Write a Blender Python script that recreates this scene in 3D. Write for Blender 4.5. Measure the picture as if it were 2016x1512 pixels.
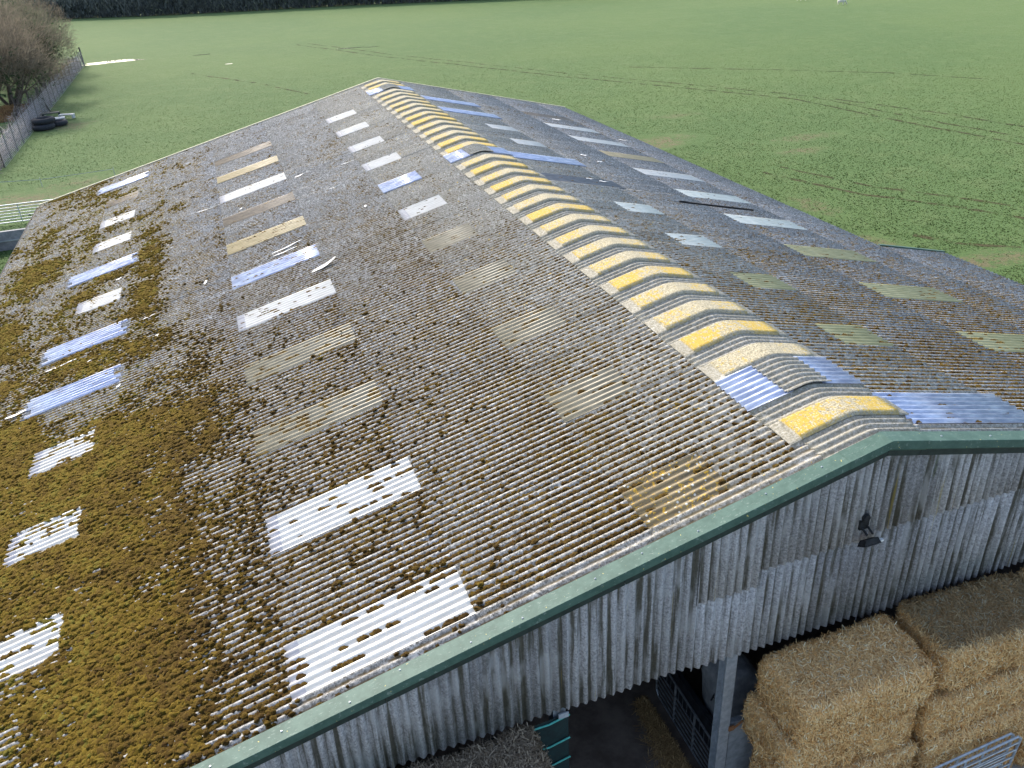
import bpy, bmesh, math, random
import numpy as np
from mathutils import Matrix, Vector
random.seed(7); RNG = np.random.default_rng(11)
SC = bpy.context.scene; COL = SC.collection
for o in list(bpy.data.objects): bpy.data.objects.remove(o)

# ------------------------------------------------------------------ camera
YAW, PITCH, ROLL = math.radians(-17.808), math.radians(28.995), math.radians(-3.02)
CAM = np.array([-7.945, -7.829, 6.621])
ca, sa, cb, sb = math.cos(YAW), math.sin(YAW), math.cos(PITCH), math.sin(PITCH)
r0 = np.array([ca, sa, 0]); fw = np.array([-sa*cb, ca*cb, -sb]); u0 = np.cross(r0, fw)
cr, sr = math.cos(ROLL), math.sin(ROLL)
rv = cr*r0 + sr*u0; uv = -sr*r0 + cr*u0
cam = bpy.data.cameras.new('camera'); camo = bpy.data.objects.new('camera', cam); COL.objects.link(camo)
camo.matrix_world = Matrix(((rv[0], uv[0], -fw[0], CAM[0]), (rv[1], uv[1], -fw[1], CAM[1]), (rv[2], uv[2], -fw[2], CAM[2]), (0, 0, 0, 1)))
cam.sensor_width = 36; cam.lens = 36*1637.56/2016; cam.clip_start = .1; cam.clip_end = 3000
SC.camera = camo
# ------------------------------------------------------------------ sky, sun, exposure
SUN = Vector((-0.27, 0.74, 0.60)).normalized()
elev = math.asin(SUN.z); azim = math.atan2(SUN.x, SUN.y)
wd = bpy.data.worlds.new('World'); SC.world = wd; wd.use_nodes = True
wn = wd.node_tree; bg = wn.nodes['Background']
sky = wn.nodes.new('ShaderNodeTexSky'); sky.sky_type = 'NISHITA'; sky.sun_disc = False
sky.sun_elevation = elev; sky.sun_rotation = azim; sky.air_density = 1.0; sky.dust_density = 3.0; sky.ozone_density = 1.0
wn.links.new(sky.outputs[0], bg.inputs[0]); bg.inputs[1].default_value = 0.15
sl = bpy.data.lights.new('sun', 'SUN'); sl.energy = 2.0; sl.angle = math.radians(.6); sl.color = (1, .95, .86)
so = bpy.data.objects.new('sun', sl); COL.objects.link(so); so.location = (-40, 60, 60)
so.rotation_euler = SUN.to_track_quat('Z', 'Y').to_euler()
SC.view_settings.view_transform = 'Standard'; SC.view_settings.look = 'None'; SC.view_settings.gamma = 1
SC.view_settings.use_curve_mapping = False; SC.view_settings.exposure = 1.38
SC.render.engine = 'CYCLES'; SC.cycles.max_bounces = 6; SC.cycles.transparent_max_bounces = 8

# ------------------------------------------------------------------ constants of the barn
TH = math.radians(13.81); cT, sT = math.cos(TH), math.sin(TH)
PIT = 1.016/7; Y0 = 0.255; NCOL = 35; LEN = Y0 + NCOL*1.016 + 4*PIT
SE_L, SE_R, SE_X, Y_X = 17.4, 10.5, 13.2, 11.43
GZ = -7.3; AMP = .025

# ------------------------------------------------------------------ helpers
def mesh(name, v, f, mats=(), smooth=False, mi=None):
    m = bpy.data.meshes.new(name)
    if isinstance(v, np.ndarray): v = v.tolist()
    if isinstance(f, np.ndarray): f = f.tolist()
    m.from_pydata(v, [], f)
    for a in (mats if isinstance(mats, (list, tuple)) else [mats]): m.materials.append(a)
    if mi is not None: m.polygons.foreach_set('material_index', np.asarray(mi, dtype=np.int32))
    if smooth: m.polygons.foreach_set('use_smooth', np.ones(len(m.polygons), dtype=bool))
    m.update(); return m
def tag(o, label=None, cat=None, group=None, kind=None):
    if label: o['label'] = label
    if cat: o['category'] = cat
    if group: o['group'] = group
    if kind: o['kind'] = kind
    return o
WM = {}
def obj(name, me, parent=None, mw=None, **k):
    o = bpy.data.objects.new(name, me); COL.objects.link(o)
    mw = mw or Matrix.Identity(4); o.matrix_world = mw; WM[o] = mw.copy()
    if parent:
        o.parent = parent; o.matrix_parent_inverse = WM[parent].inverted()
        o.matrix_basis = mw
    return tag(o, **k)
def empty(name, loc, **k): return obj(name, None, None, Matrix.Translation(loc), **k)
class MB:
    """collects simple solids into one mesh"""
    def __init__(s): s.v = []; s.f = []; s.m = []
    def add(s, v, f, mi=0):
        n = len(s.v); s.v += [tuple(map(float, p)) for p in v]; s.f += [tuple(i+n for i in q) for q in f]; s.m += [mi]*len(f); return s
    def box(s, a, b, mi=0):
        x0, y0, z0 = a; x1, y1, z1 = b
        return s.add([(x0,y0,z0),(x1,y0,z0),(x1,y1,z0),(x0,y1,z0),(x0,y0,z1),(x1,y0,z1),(x1,y1,z1),(x0,y1,z1)],
                     [(0,3,2,1),(4,5,6,7),(0,1,5,4),(1,2,6,5),(2,3,7,6),(3,0,4,7)], mi)
    def tube(s, a, b, r0, r1=None, n=6, mi=0, cap=True):
        a = np.array(a, float); b = np.array(b, float); r1 = r0 if r1 is None else r1
        d = b-a; d /= np.linalg.norm(d)+1e-9; h = np.array([0,0,1.]) if abs(d[2]) < .9 else np.array([1.,0,0])
        e = np.cross(d, h); e /= np.linalg.norm(e); g = np.cross(d, e)
        v = []
        for c, r in ((a, r0), (b, r1)):
            for i in range(n):
                t = 2*math.pi*i/n; v.append(c + r*(math.cos(t)*e + math.sin(t)*g))
        f = [(i, (i+1) % n, n+(i+1) % n, n+i) for i in range(n)]
        if cap: f += [tuple(range(n-1, -1, -1)), tuple(range(n, 2*n))]
        return s.add(v, f, mi)
    def beam(s, a, b, w, h, up=(0,0,1), mi=0):
        a = np.array(a, float); b = np.array(b, float); d = (b-a)/np.linalg.norm(b-a)
        e = np.cross(d, up); e /= np.linalg.norm(e); g = np.cross(e, d)
        v = [c + i*w/2*e + j*h/2*g for c in (a, b) for i, j in ((-1,-1),(1,-1),(1,1),(-1,1))]
        return s.add(v, [(0,1,2,3)[::-1],(4,5,6,7),(0,1,5,4),(1,2,6,5),(2,3,7,6),(3,0,4,7)], mi)
    def build(s, name, mats, parent=None, smooth=False, **k):
        return obj(name, mesh(name, s.v, s.f, mats, smooth, s.m), parent, **k)
def h2(ix, iy, sd):
    n = (ix.astype(np.int64)*374761393 + iy.astype(np.int64)*668265263 + sd*974711) & 0x7fffffff
    n = ((n ^ (n >> 13))*1274126177) & 0x7fffffff
    return ((n ^ (n >> 16)) & 0xffff)/65535.
def vnoise(x, y, sd=0):
    x = np.asarray(x, float); y = np.asarray(y, float)
    ix = np.floor(x); iy = np.floor(y); fx = x-ix; fy = y-iy; ix = ix.astype(int); iy = iy.astype(int)
    fx = fx*fx*(3-2*fx); fy = fy*fy*(3-2*fy)
    a = h2(ix, iy, sd); b = h2(ix+1, iy, sd); c = h2(ix, iy+1, sd); d = h2(ix+1, iy+1, sd)
    return (a*(1-fx)+b*fx)*(1-fy) + (c*(1-fx)+d*fx)*fy
def fbm(x, y, sd=0, o=3): return sum(vnoise(x*2**i, y*2**i, sd+i)/2**i for i in range(o))/sum(1/2**i for i in range(o))
def sst(a, b, x): t = np.clip((x-a)/(b-a), 0, 1); return t*t*(3-2*t)

# ------------------------------------------------------------------ material kit
class NT:
    def __init__(s, name):
        s.m = bpy.data.materials.new(name); s.m.use_nodes = True; s.t = s.m.node_tree
        s.b = s.t.nodes['Principled BSDF']; s.out = s.t.nodes['Material Output']
    def n(s, typ, **k):
        nd = s.t.nodes.new('ShaderNode'+typ)
        for a, b in k.items(): setattr(nd, a, b)
        return nd
    def l(s, a, b): s.t.links.new(a, b)
    def set(s, nd, key, val):
        if val is None: return
        if hasattr(val, 'is_linked') or hasattr(val, 'links'): s.l(val, nd.inputs[key])
        else:
            if isinstance(val, tuple) and len(val) == 3 and nd.inputs[key].type == 'RGBA': val = val+(1,)
            nd.inputs[key].default_value = val
    def math(s, op, a, b=None, clamp=False):
        nd = s.n('Math', operation=op, use_clamp=clamp); s.set(nd, 0, a); s.set(nd, 1, b); return nd.outputs[0]
    def pos(s): return s.n('NewGeometry').outputs['Position']
    def objc(s): return s.n('TexCoord').outputs['Object']
    def scale(s, v, k):
        nd = s.n('VectorMath', operation='MULTIPLY'); s.set(nd, 0, v); nd.inputs[1].default_value = k; return nd.outputs[0]
    def noise(s, v, sc, det=3, ro=.6, dim='3D', off=0):
        nd = s.n('TexNoise'); s.l(v, nd.inputs['Vector']); nd.inputs['Scale'].default_value = sc
        nd.inputs['Detail'].default_value = det; nd.inputs['Roughness'].default_value = ro; return nd.outputs[0]
    def voro(s, v, sc): nd = s.n('TexVoronoi'); s.l(v, nd.inputs['Vector']); nd.inputs['Scale'].default_value = sc; return nd.outputs[0]
    def ramp(s, f, pts, interp='LINEAR'):
        nd = s.n('ValToRGB'); s.l(f, nd.inputs[0]); e = nd.color_ramp.elements; nd.color_ramp.interpolation = interp
        while len(e) < len(pts): e.new(.5)
        for i, (p, c) in enumerate(pts):
            e[i].position = p; e[i].color = (c+(1,)) if isinstance(c, tuple) else (c, c, c, 1)
        return nd.outputs[0]
    def step(s, f, a, b):
        nd = s.n('MapRange', interpolation_type='SMOOTHSTEP'); s.set(nd, 0, f); nd.inputs[1].default_value = a; nd.inputs[2].default_value = b
        return nd.outputs[0]
    def mix(s, f, a, b, mode='MIX'):
        nd = s.n('Mix', data_type='RGBA', blend_type=mode); s.set(nd, 0, f); s.set(nd, 6, a); s.set(nd, 7, b); return nd.outputs[2]
    def sep(s, v): nd = s.n('SeparateXYZ'); s.l(v, nd.inputs[0]); return nd.outputs
    def attr(s, name, typ='GEOMETRY', out='Fac'): nd = s.n('Attribute', attribute_type=typ, attribute_name=name); return nd.outputs[out]
    def rnd(s): return s.n('ObjectInfo').outputs['Random']
    def bump(s, h, st, dist=.01):
        nd = s.n('Bump'); nd.inputs['Strength'].default_value = st; nd.inputs['Distance'].default_value = dist; s.l(h, nd.inputs['Height']); s.l(nd.outputs[0], s.b.inputs['Normal'])
    def fin(s, col=None, rough=.8, metal=None, spec=None, alpha=None):
        s.set(s.b, 'Base Color', col); s.set(s.b, 'Roughness', rough); s.set(s.b, 'Metallic', metal); s.set(s.b, 'Specular IOR Level', spec); s.set(s.b, 'Alpha', alpha)
        return s.m
def M_asbestos(name, ridge=False):
    k = NT(name); P = k.pos(); x, y, z = k.sep(P)
    ph = k.math('MULTIPLY', k.math('SUBTRACT', y, Y0), 2*math.pi/PIT)
    hgt = k.math('ADD', k.math('MULTIPLY', k.math('COSINE', ph), .5), .5)
    mot = k.noise(P, 22, 5, .72)
    col = k.ramp(mot, [(.31, (.028,.027,.025)), (.43, (.12,.118,.112)), (.51, (.285,.28,.268)), (.63, (.46,.452,.437)), (.8, (.57,.565,.545))])
    big = k.noise(P, 1.3, 3, .6)
    col = k.mix(k.step(big, .38, .62), col, k.mix(.4, col, (.25,.243,.23)))
    # dark algae pits
    pit = k.voro(P, 34); col = k.mix(k.math('MULTIPLY', k.math('SUBTRACT', 1, k.step(pit, .16, .30)), .8), col, (.05,.048,.045))
    # white lichen rosettes
    w = k.noise(P, 9, 4, .75); col = k.mix(k.math('MULTIPLY', k.step(w, .56, .66), .7), col, (.62,.62,.60))
    if not ridge:
        # brown film growing along the valleys
        vn = k.noise(k.scale(P, (.5, 1, .5)), 7, 3, .6)
        v = k.math('MULTIPLY', k.math('SUBTRACT', 1, k.step(hgt, .12, .5)), k.step(vn, .36, .56))
        col = k.mix(k.math('MULTIPLY', v, .85), col, k.mix(k.noise(P, 16, 2), (.075,.04,.02), (.13,.10,.025)))
        yl = k.noise(P, 11, 3, .6); near = k.math('SUBTRACT', 1, k.step(k.math('ABSOLUTE', x), 1.5, 6))
        col = k.mix(k.math('MULTIPLY', k.step(yl, .66, .7), near), col, (.55,.36,.04))
        col = k.mix(k.math('MULTIPLY', near, .22), col, (.5,.44,.30))
    rn = k.rnd(); tone = k.math('ADD', .93, k.math('MULTIPLY', rn, .14))
    h = k.n('HueSaturation'); k.l(tone, h.inputs['Value']); k.l(col, h.inputs['Color']); col = h.outputs[0]
    if ridge:
        col = k.mix(.4, col, k.mix(k.noise(P, 15, 4, .7), (.16,.145,.09), (.56,.50,.34)))
        cap = k.attr('cap'); t = k.attr('t')
        yn = k.noise(P, 13, 5, .75)
        zone = k.step(k.math('ABSOLUTE', t), .16, .42)
        thr = k.math('ADD', .435, k.math('MULTIPLY', rn, .17))
        d = k.math('SUBTRACT', k.math('ADD', yn, k.math('MULTIPLY', zone, .10)), k.math('ADD', thr, .06))
        ym = k.math('MULTIPLY', k.step(d, -.01, .035), cap)
        beige = k.mix(k.step(k.noise(P, 34, 4, .75), .35, .65), (.15,.13,.08), (.50,.445,.30))
        col = k.mix(k.math('MULTIPLY', cap, .85), col, beige)
        col = k.mix(k.math('MULTIPLY', ym, .8), col, k.mix(k.noise(P, 40, 3), (.32,.20,.008), (.55,.38,.035)))
        pale = k.voro(P, 21); col = k.mix(k.math('MULTIPLY', k.math('MULTIPLY', k.math('SUBTRACT', 1, k.step(pale, .16, .34)), cap), .7), col, (.50,.46,.34))
        fine = k.voro(P, 38); col = k.mix(k.math('MULTIPLY', k.math('SUBTRACT', 1, k.step(fine, .14, .34)), .6), col, (.14,.125,.085))
    k.bump(mot, .5, .012)
    return k.fin(col, .92, spec=.25)
ASB = M_asbestos('asbestos_sheet'); RDG = M_asbestos('asbestos_ridge', True)
def M_light(name, c0, c1, rough=.45, alpha=None, dirt=.35, lich=None, spec=.4):
    k = NT(name); P = k.pos(); O = k.objc(); x, y, z = k.sep(O)
    n = k.noise(k.scale(O, (1.2, 9, 1)), 2.2, 4, .65)
    col = k.mix(k.step(n, .35, .7), c0, c1)
    spk = k.noise(P, 30, 4, .7); col = k.mix(k.math('MULTIPLY', k.step(spk, .60, .70), dirt), col, (.13,.11,.07))
    if lich:
        ln = k.noise(P, 14, 4, .7); col = k.mix(k.step(ln, .56, .62), col, lich)
        wn_ = k.voro(P, 9); col = k.mix(k.math('SUBTRACT', 1, k.step(wn_, .12, .2)), col, (.55,.56,.52))
    k.bump(n, .1, .01)
    return k.fin(col, rough, spec=spec, alpha=alpha)
WHT = M_light('white_rooflight', (.56,.535,.475), (.68,.66,.605), .5, None, .14)
WLAP = M_light('white_rooflight_lap', (.36,.35,.365), (.52,.505,.50), .5, None, .14)
BEI = M_light('beige_rooflight', (.21,.185,.125), (.34,.30,.21), .45)
TAN = M_light('tan_rooflight', (.36,.29,.15), (.52,.42,.25), .5, None, .2)
BRN = M_light('brown_rooflight', (.13,.105,.075), (.25,.20,.14), .5)
OLV = M_light('olive_rooflight', (.29,.265,.11), (.46,.42,.21), .4, None, .2)
PAL = M_light('pale_rooflight', (.55,.55,.47), (.74,.74,.66), .4, None, .15)
LIC = M_light('lichened_rooflight', (.13,.10,.055), (.24,.19,.10), .6, None, .2, (.55,.33,.03))
DRK = M_light('dark_sheet', (.10,.105,.11), (.19,.195,.20), .5, None, .1)
def M_clear():
    k = NT('clear_rooflight'); O = k.objc()
    n = k.noise(k.scale(O, (1, 5, 1)), 2.5, 3)
    col = k.mix(k.step(n, .35, .7), (.33,.40,.60), (.60,.67,.85))
    a = k.math('ADD', .58, k.math('MULTIPLY', n, .35))
    k.b.inputs['Coat Weight'].default_value = .6; k.b.inputs['Coat Roughness'].default_value = .08
    return k.fin(col, .22, spec=.6, alpha=a)
CLR = M_clear()
def M_plain(name, c0, c1, sc=8, rough=.8, metal=None, spec=.4, st=(1,1,1), bump=.2):
    k = NT(name); v = k.scale(k.pos(), st); n = k.noise(v, sc, 4, .65)
    k.bump(n, bump, .01); return k.fin(k.mix(k.step(n, .3, .7), c0, c1), rough, metal, spec)
def M_green():
    k = NT('green_flashing_paint'); P = k.pos(); n = k.noise(P, 5, 4, .7); col = k.mix(k.step(n, .3, .7), (.038,.082,.063), (.062,.118,.093))
    ch = k.noise(k.scale(P, (1, 3, 1)), 13, 5, .7); col = k.mix(k.math('MULTIPLY', k.step(ch, .58, .68), .65), col, (.20,.25,.215))
    yl = k.noise(P, 19, 2); col = k.mix(k.step(yl, .72, .76), col, (.5,.42,.12))
    k.bump(n, .12, .01); return k.fin(col, .6, spec=.3)
GRN = M_green()
SHADE_GRN = M_plain('recess_shade_green', (.008,.016,.013), (.018,.032,.026), 7, .7)  # near-black green: shade of the recess under the flashing, put into colour
def M_clad():
    k = NT('gable_cladding'); P = k.pos(); rn = k.rnd()
    mot = k.noise(P, 26, 5, .72)
    col = k.ramp(mot, [(.32, (.15,.148,.155)), (.46, (.275,.27,.29)), (.6, (.41,.405,.435)), (.75, (.54,.535,.56))])
    tone = k.math('ADD', .72, k.math('MULTIPLY', rn, .62)); h = k.n('HueSaturation'); k.l(tone, h.inputs['Value']); k.l(col, h.inputs['Color']); col = h.outputs[0]
    X = k.sep(P)[0]; val = k.math('SUBTRACT', .5, k.math('MULTIPLY', k.math('COSINE', k.math('MULTIPLY', k.math('ADD', X, 2.82), 2*math.pi/PIT)), .5))  # valley weight: groove shade painted in together with the algae streaks
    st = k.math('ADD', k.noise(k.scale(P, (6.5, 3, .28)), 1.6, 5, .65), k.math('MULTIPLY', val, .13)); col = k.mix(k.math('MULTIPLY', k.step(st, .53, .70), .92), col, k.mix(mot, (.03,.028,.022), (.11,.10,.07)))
    st3 = k.noise(k.scale(P, (9, 2, .22)), 1.3, 3, .6); col = k.mix(k.math('MULTIPLY', k.step(st3, .68, .73), .7), col, (.28,.22,.06))
    st4 = k.noise(k.scale(P, (4.3, 2, .35)), 1.1, 3, .6); col = k.mix(k.math('MULTIPLY', k.step(st4, .69, .76), .85), col, k.mix(k.step(mot, .4, .6), (.015,.017,.008), (.09,.12,.045)))
    lz = k.noise(k.scale(P, (2, 1, .5)), 2, 3); col = k.mix(k.math('MULTIPLY', k.step(lz, .5, .66), .6), col, (.42,.42,.445))
    k.bump(mot, .35, .01); return k.fin(col, .9, spec=.25)
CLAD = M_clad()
GALV = M_plain('galvanised_steel', (.34,.37,.40), (.52,.55,.58), 9, .42, .55)
DSTL = M_plain('dull_steel_tube', (.16,.165,.17), (.30,.305,.31), 9, .5, .5)
RUST = M_plain('rust', (.16,.06,.02), (.30,.14,.06), 30, .9)
CONC = M_plain('concrete_panel', (.17,.175,.18), (.27,.275,.28), 6, .85)
BLK = M_plain('black_plastic', (.012,.012,.013), (.03,.03,.032), 12, .85, spec=.2)
TYRE = M_plain('tyre_rubber', (.012,.013,.016), (.035,.037,.042), 12, .8)
WOOD = M_plain('weathered_post', (.06,.05,.042), (.16,.14,.12), 10, .9, st=(3,3,.5))
BOARD = M_plain('grey_boards', (.35,.35,.34), (.58,.58,.56), 6, .8)
DIRT = M_plain('trodden_earth', (.10,.068,.050), (.19,.14,.105), 2.5, .95, bump=.6)
WHITE = M_plain('white_shard', (.62,.61,.58), (.80,.79,.77), 8, .6)
SKIN_B = M_plain('bag_fabric', (.28,.28,.28), (.46,.45,.44), 7, .8)
DARKP = M_plain('dark_partition', (.02,.022,.028), (.04,.043,.05), 5, .6)

# ------------------------------------------------------------------ ground
def M_field():
    k = NT('field_grass'); P = k.pos(); x, y, z = k.sep(P)
    big = k.noise(P, .035, 3, .55); mid = k.noise(P, .5, 4, .65); fin = k.noise(k.scale(P, (1, 1, 1)), 7, 4, .75)
    col = k.mix(k.step(big, .35, .65), (.038,.078,.014), (.052,.090,.017))
    col = k.mix(k.math('MULTIPLY', k.step(mid, .45, .7), .5), col, (.073,.104,.030))
    col = k.mix(k.math('MULTIPLY', k.step(fin, .52, .72), .55), col, (.090,.122,.040))
    col = k.mix(k.math('MULTIPLY', k.math('SUBTRACT', 1, k.step(fin, .26, .46)), .55), col, (.022,.05,.011))
    # poached, muddy patches where stock stand (each an ellipse with a ragged edge)
    rag = k.noise(P, .9, 5, .7); mud = None
    for (px, py, rx, ry, wt) in PATCH:
        dx = k.math('DIVIDE', k.math('SUBTRACT', x, px), rx); dy = k.math('DIVIDE', k.math('SUBTRACT', y, py), ry)
        d = k.math('SQRT', k.math('ADD', k.math('MULTIPLY', dx, dx), k.math('MULTIPLY', dy, dy)))
        m = k.math('MULTIPLY', k.math('SUBTRACT', 1, k.step(k.math('ADD', d, k.math('MULTIPLY', rag, 2.2)), 1.25, 2.1)), wt)
        mud = m if mud is None else k.math('MAXIMUM', mud, m)
    col = k.mix(k.math('MULTIPLY', mud, k.step(k.noise(P, 3.1, 4, .7), .38, .55)), col, k.mix(fin, (.05,.034,.02), (.16,.115,.062)))
    ht = k.math('ADD', k.math('MULTIPLY', fin, 1.0), k.math('MULTIPLY', mid, 1.5)); k.bump(ht, .8, .09)
    k.b.inputs['Sheen Weight'].default_value = .12; k.b.inputs['Sheen Roughness'].default_value = .6; k.b.inputs['Sheen Tint'].default_value = (.75,.95,.55,1)
    return k.fin(col, .95, spec=.15)
PATCH = [(20.2,45,4.5,2.2,1), (17.5,36,2.2,3.5,.7), (22.5,18.2,3,1.1,1), (19.5,21.5,1.6,2,.8), (30,41,3.5,1.2,.7), (27.5,38,2.2,1.1,.75), (-14.5,52,8,5,.75), (-20.5,51,4,3,.9), (-20.7,76.5,2.6,2.5,.8),
         (-24.8,86,2.2,6,1), (26,52,3,1.2,.5), (21,28,1.2,2.5,.6), (-8,43,5,4,.6)]
FIELD = M_field()
n = 61; gx = np.linspace(-420, 420, n); gy = np.linspace(-240, 620, n); X, Y = np.meshgrid(gx, gy)
Z = GZ + .9*(fbm(X/70, Y/70, 3)-.5)*sst(230, 330, np.hypot(X, Y-20))
f = [(j*n+i, j*n+i+1, (j+1)*n+i+1, (j+1)*n+i) for j in range(n-1) for i in range(n-1)]
obj('field', mesh('field', np.stack([X.ravel(), Y.ravel(), Z.ravel()], 1), f, FIELD, True), label='green grazed pasture field around the barn', kind='structure')
def blob_sheet(name, pts, z, mat, **k):
    return obj(name, mesh(name, [(a, b, z) for a, b in pts], [tuple(range(len(pts)))], mat), **k)
def rpoly(cx, cy, rx, ry, n=22, sd=0, rag=.35, rot=0):
    out = []
    for i in range(n):
        t = 2*math.pi*i/n; q = 1+rag*(vnoise(3*math.cos(t)+9, 3*math.sin(t)+sd*7.3, sd)-.5)*2
        a, b = rx*q*math.cos(t), ry*q*math.sin(t); out.append((cx+a*math.cos(rot)-b*math.sin(rot), cy+a*math.sin(rot)+b*math.cos(rot)))
    return out
UNSEEN_YARD = M_plain('unseen_yard_concrete', (.27,.25,.22), (.42,.40,.36), 1.5, .9)  # yard is out of view, made pale to bounce fill onto gable and bales
g = np.array([(-30,-16),(26,-16),(26,-.6),(-30,-.6)])
blob_sheet('unseen_yard', g, GZ+.004, UNSEEN_YARD, label='unseen concrete yard in front of the gable, made pale to bounce light', kind='structure')
blob_sheet('barn_floor', [(-16.8,-.58),(10,-.58),(10,LEN-.2),(-16.8,LEN-.2)], GZ+.009, DIRT, label='bare earth floor inside the barn', kind='structure')
kW = NT('puddle_water'); WATER = kW.fin((.05,.05,.045), .03, spec=.5)
for i, (cx, cy, rx, ry) in enumerate([(-19.2,122.5,3.6,1.2),(-22.3,121.2,1.6,.35),(10.6,114,2.2,.35),(-8.6,121.5,1.2,.25),(13.4,113,1.0,.22),(-5.5,109,.5,.2)]):
    blob_sheet('puddle', rpoly(cx, cy, rx, ry, sd=i, rot=-.05), GZ+.012, WATER, label='shallow rainwater puddle lying in the grass', kind='structure')
def M_rut():
    k = NT('rut_mud'); P = k.pos(); n = k.noise(P, .8, 5, .75); f2 = k.noise(P, 5, 4, .7)
    return k.fin(k.mix(f2, (.045,.05,.02), (.10,.08,.045)), .95, spec=.1, alpha=k.math('MULTIPLY', k.step(n, .40, .58), .8))
RUT = M_rut()
def ribbon(pts, w, off=0):
    p = np.array(pts, float); q = []
    for i in range(len(p)-1):
        for t in np.linspace(0, 1, 12, endpoint=False): q.append(p[i]*(1-t)+p[i+1]*t)
    q.append(p[-1]); q = np.array(q); d = np.gradient(q, axis=0); d /= np.linalg.norm(d, axis=1)[:, None]; nn = np.stack([-d[:, 1], d[:, 0]], 1)
    wob = (fbm(q[:, 0]/3, q[:, 1]/3, 5)-.5)*.5
    c = q + nn*(off+wob)[:, None]; ww = w*(.6+.8*vnoise(q[:, 0], q[:, 1], 8)); a = c+nn*ww[:, None]/2; b = c-nn*ww[:, None]/2
    v = [(x, y, GZ+.006) for x, y in a]+[(x, y, GZ+.006) for x, y in b]; m = len(c)
    return v, [(i+m, i+1+m, i+1, i) for i in range(m-1)]
TR = [[(-10.2,103.3),(-3.7,91.2),(.9,80.2)], [(4.6,123.5),(13.1,101.8),(18.8,89.8),(25.5,75.2),(31.4,64.6),(37.3,52.7),(38.7,41.4),(40.2,32.4)],
      [(33.9,76.1),(43.8,66.7),(52,58.4),(56.3,50.3)], [(22.3,34.8),(24.4,28.3),(27.3,24.2),(28.5,21.6)], [(39.9,50.9),(42.9,42.5),(44.1,36.1)], [(22.2,22.1),(23.3,20.1),(25.1,18.7)]]
for i, t in enumerate(TR):
    m = MB(); m.add(*ribbon(t, .32)); 
    if i in (1, 3): m.add(*ribbon(t, .26, 1.7))
    m.build('wheel_track', RUT, label='faint muddy wheel rut crossing the pasture', kind='structure')

# ------------------------------------------------------------------ the barn
barn = empty('barn', (0, LEN/2, GZ), label='long barn with mossy corrugated cement roof and green verge flashing', cat='barn')
def mat_slope(side, s, y, dz=0.):
    """frame on a roof slope: X down the slope, Z normal"""
    if side == 'L': X, Yv, Zv = (-cT, 0, -sT), (0, -1, 0), (-sT, 0, cT)
    else: X, Yv, Zv = (cT, 0, -sT), (0, 1, 0), (sT, 0, cT)
    sg = -1 if side == 'L' else 1
    o = (sg*s*cT + Zv[0]*dz, y, -s*sT + Zv[2]*dz)
    return Matrix(((X[0], Yv[0], Zv[0], o[0]), (X[1], Yv[1], Zv[1], o[1]), (X[2], Yv[2], Zv[2], o[2]), (0, 0, 0, 1)))
SHC = {}
def sheet_mesh(length, ncor, mat, lapmat=None, seg=8, rag=0, lift=.012):
    key = (round(length, 3), ncor, mat.name, rag)
    if key in SHC: return SHC[key]
    ny = ncor*seg+1; ys = np.linspace(0, ncor*PIT, ny); rng = np.random.default_rng(int(length*100)+ncor+rag*77)
    sx = [0, length] if not lapmat else [0, length-.2, length]
    if rag: sx = [0, length*.5, length]
    v = []; nx = len(sx)
    zz = AMP*np.cos(2*math.pi*ys/PIT)
    for i, s in enumerate(sx):
        e = 0
        if rag and i in (0, nx-1): e = np.repeat(rng.uniform(0, .28, ncor+1), seg)[:ny]*(1 if i == 0 else -1)
        for j in range(ny):
            v.append((s+(e[j] if rag and i in (0, nx-1) else 0), ys[j], zz[j]+lift*s/length))
    f = []; mi = []
    for i in range(nx-1):
        for j in range(ny-1): f.append((i*ny+j, (i+1)*ny+j, (i+1)*ny+j+1, i*ny+j+1)); mi.append(1 if (lapmat and i == nx-2) else 0)
    b = len(v); base = (nx-1)*ny                      # thickness shown at the lower end and along the sides
    for j in range(ny): v.append((v[base+j][0], v[base+j][1], v[base+j][2]-.008))
    for j in range(ny-1): f.append((base+j, b+j, b+j+1, base+j+1)); mi.append(1 if lapmat else 0)
    for j in (0, ny-1):
        c = len(v); v += [(v[0*ny+j][0], v[j][1], v[j][2]-.008), (v[base+j][0], v[base+j][1], v[base+j][2]-.008)]
        q = (j, c, c+1, base+j); f.append(q if j == 0 else q[::-1]); mi.append(0)
    m = mesh('sheet', v, f, [mat]+([lapmat] if lapmat else []), True, mi)
    m.polygons.foreach_set('use_smooth', np.array([i < (nx-1)*(ny-1) for i in range(len(f))]))
    SHC[key] = m; return m
def purlins(side, rows):
    m = MB()
    for s in rows:
        sg = -1 if side == 'L' else 1; y1 = LEN-.1 if s < 10.4 or side == 'L' else Y_X-.1
        m.beam((sg*s*cT, .25, -s*sT-.13), (sg*s*cT, y1, -s*sT-.13), .06, .16)
    return m
frames = {}
frames['L'] = purlins('L', [.6, 2.3, 3.5, 4.8, 6.1, 7.5, 8.8, 10.0, 11.0, 12.3, 13.6, 15, 16.2, 17.2]).build('roof_frame', DSTL, barn)
frames['R'] = purlins('R', [.6, 2.3, 3.4, 4.8, 6.0, 7.4, 8.5, 9.6, 10.3, 11.6, 13.0]).build('roof_frame', DSTL, barn)
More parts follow.
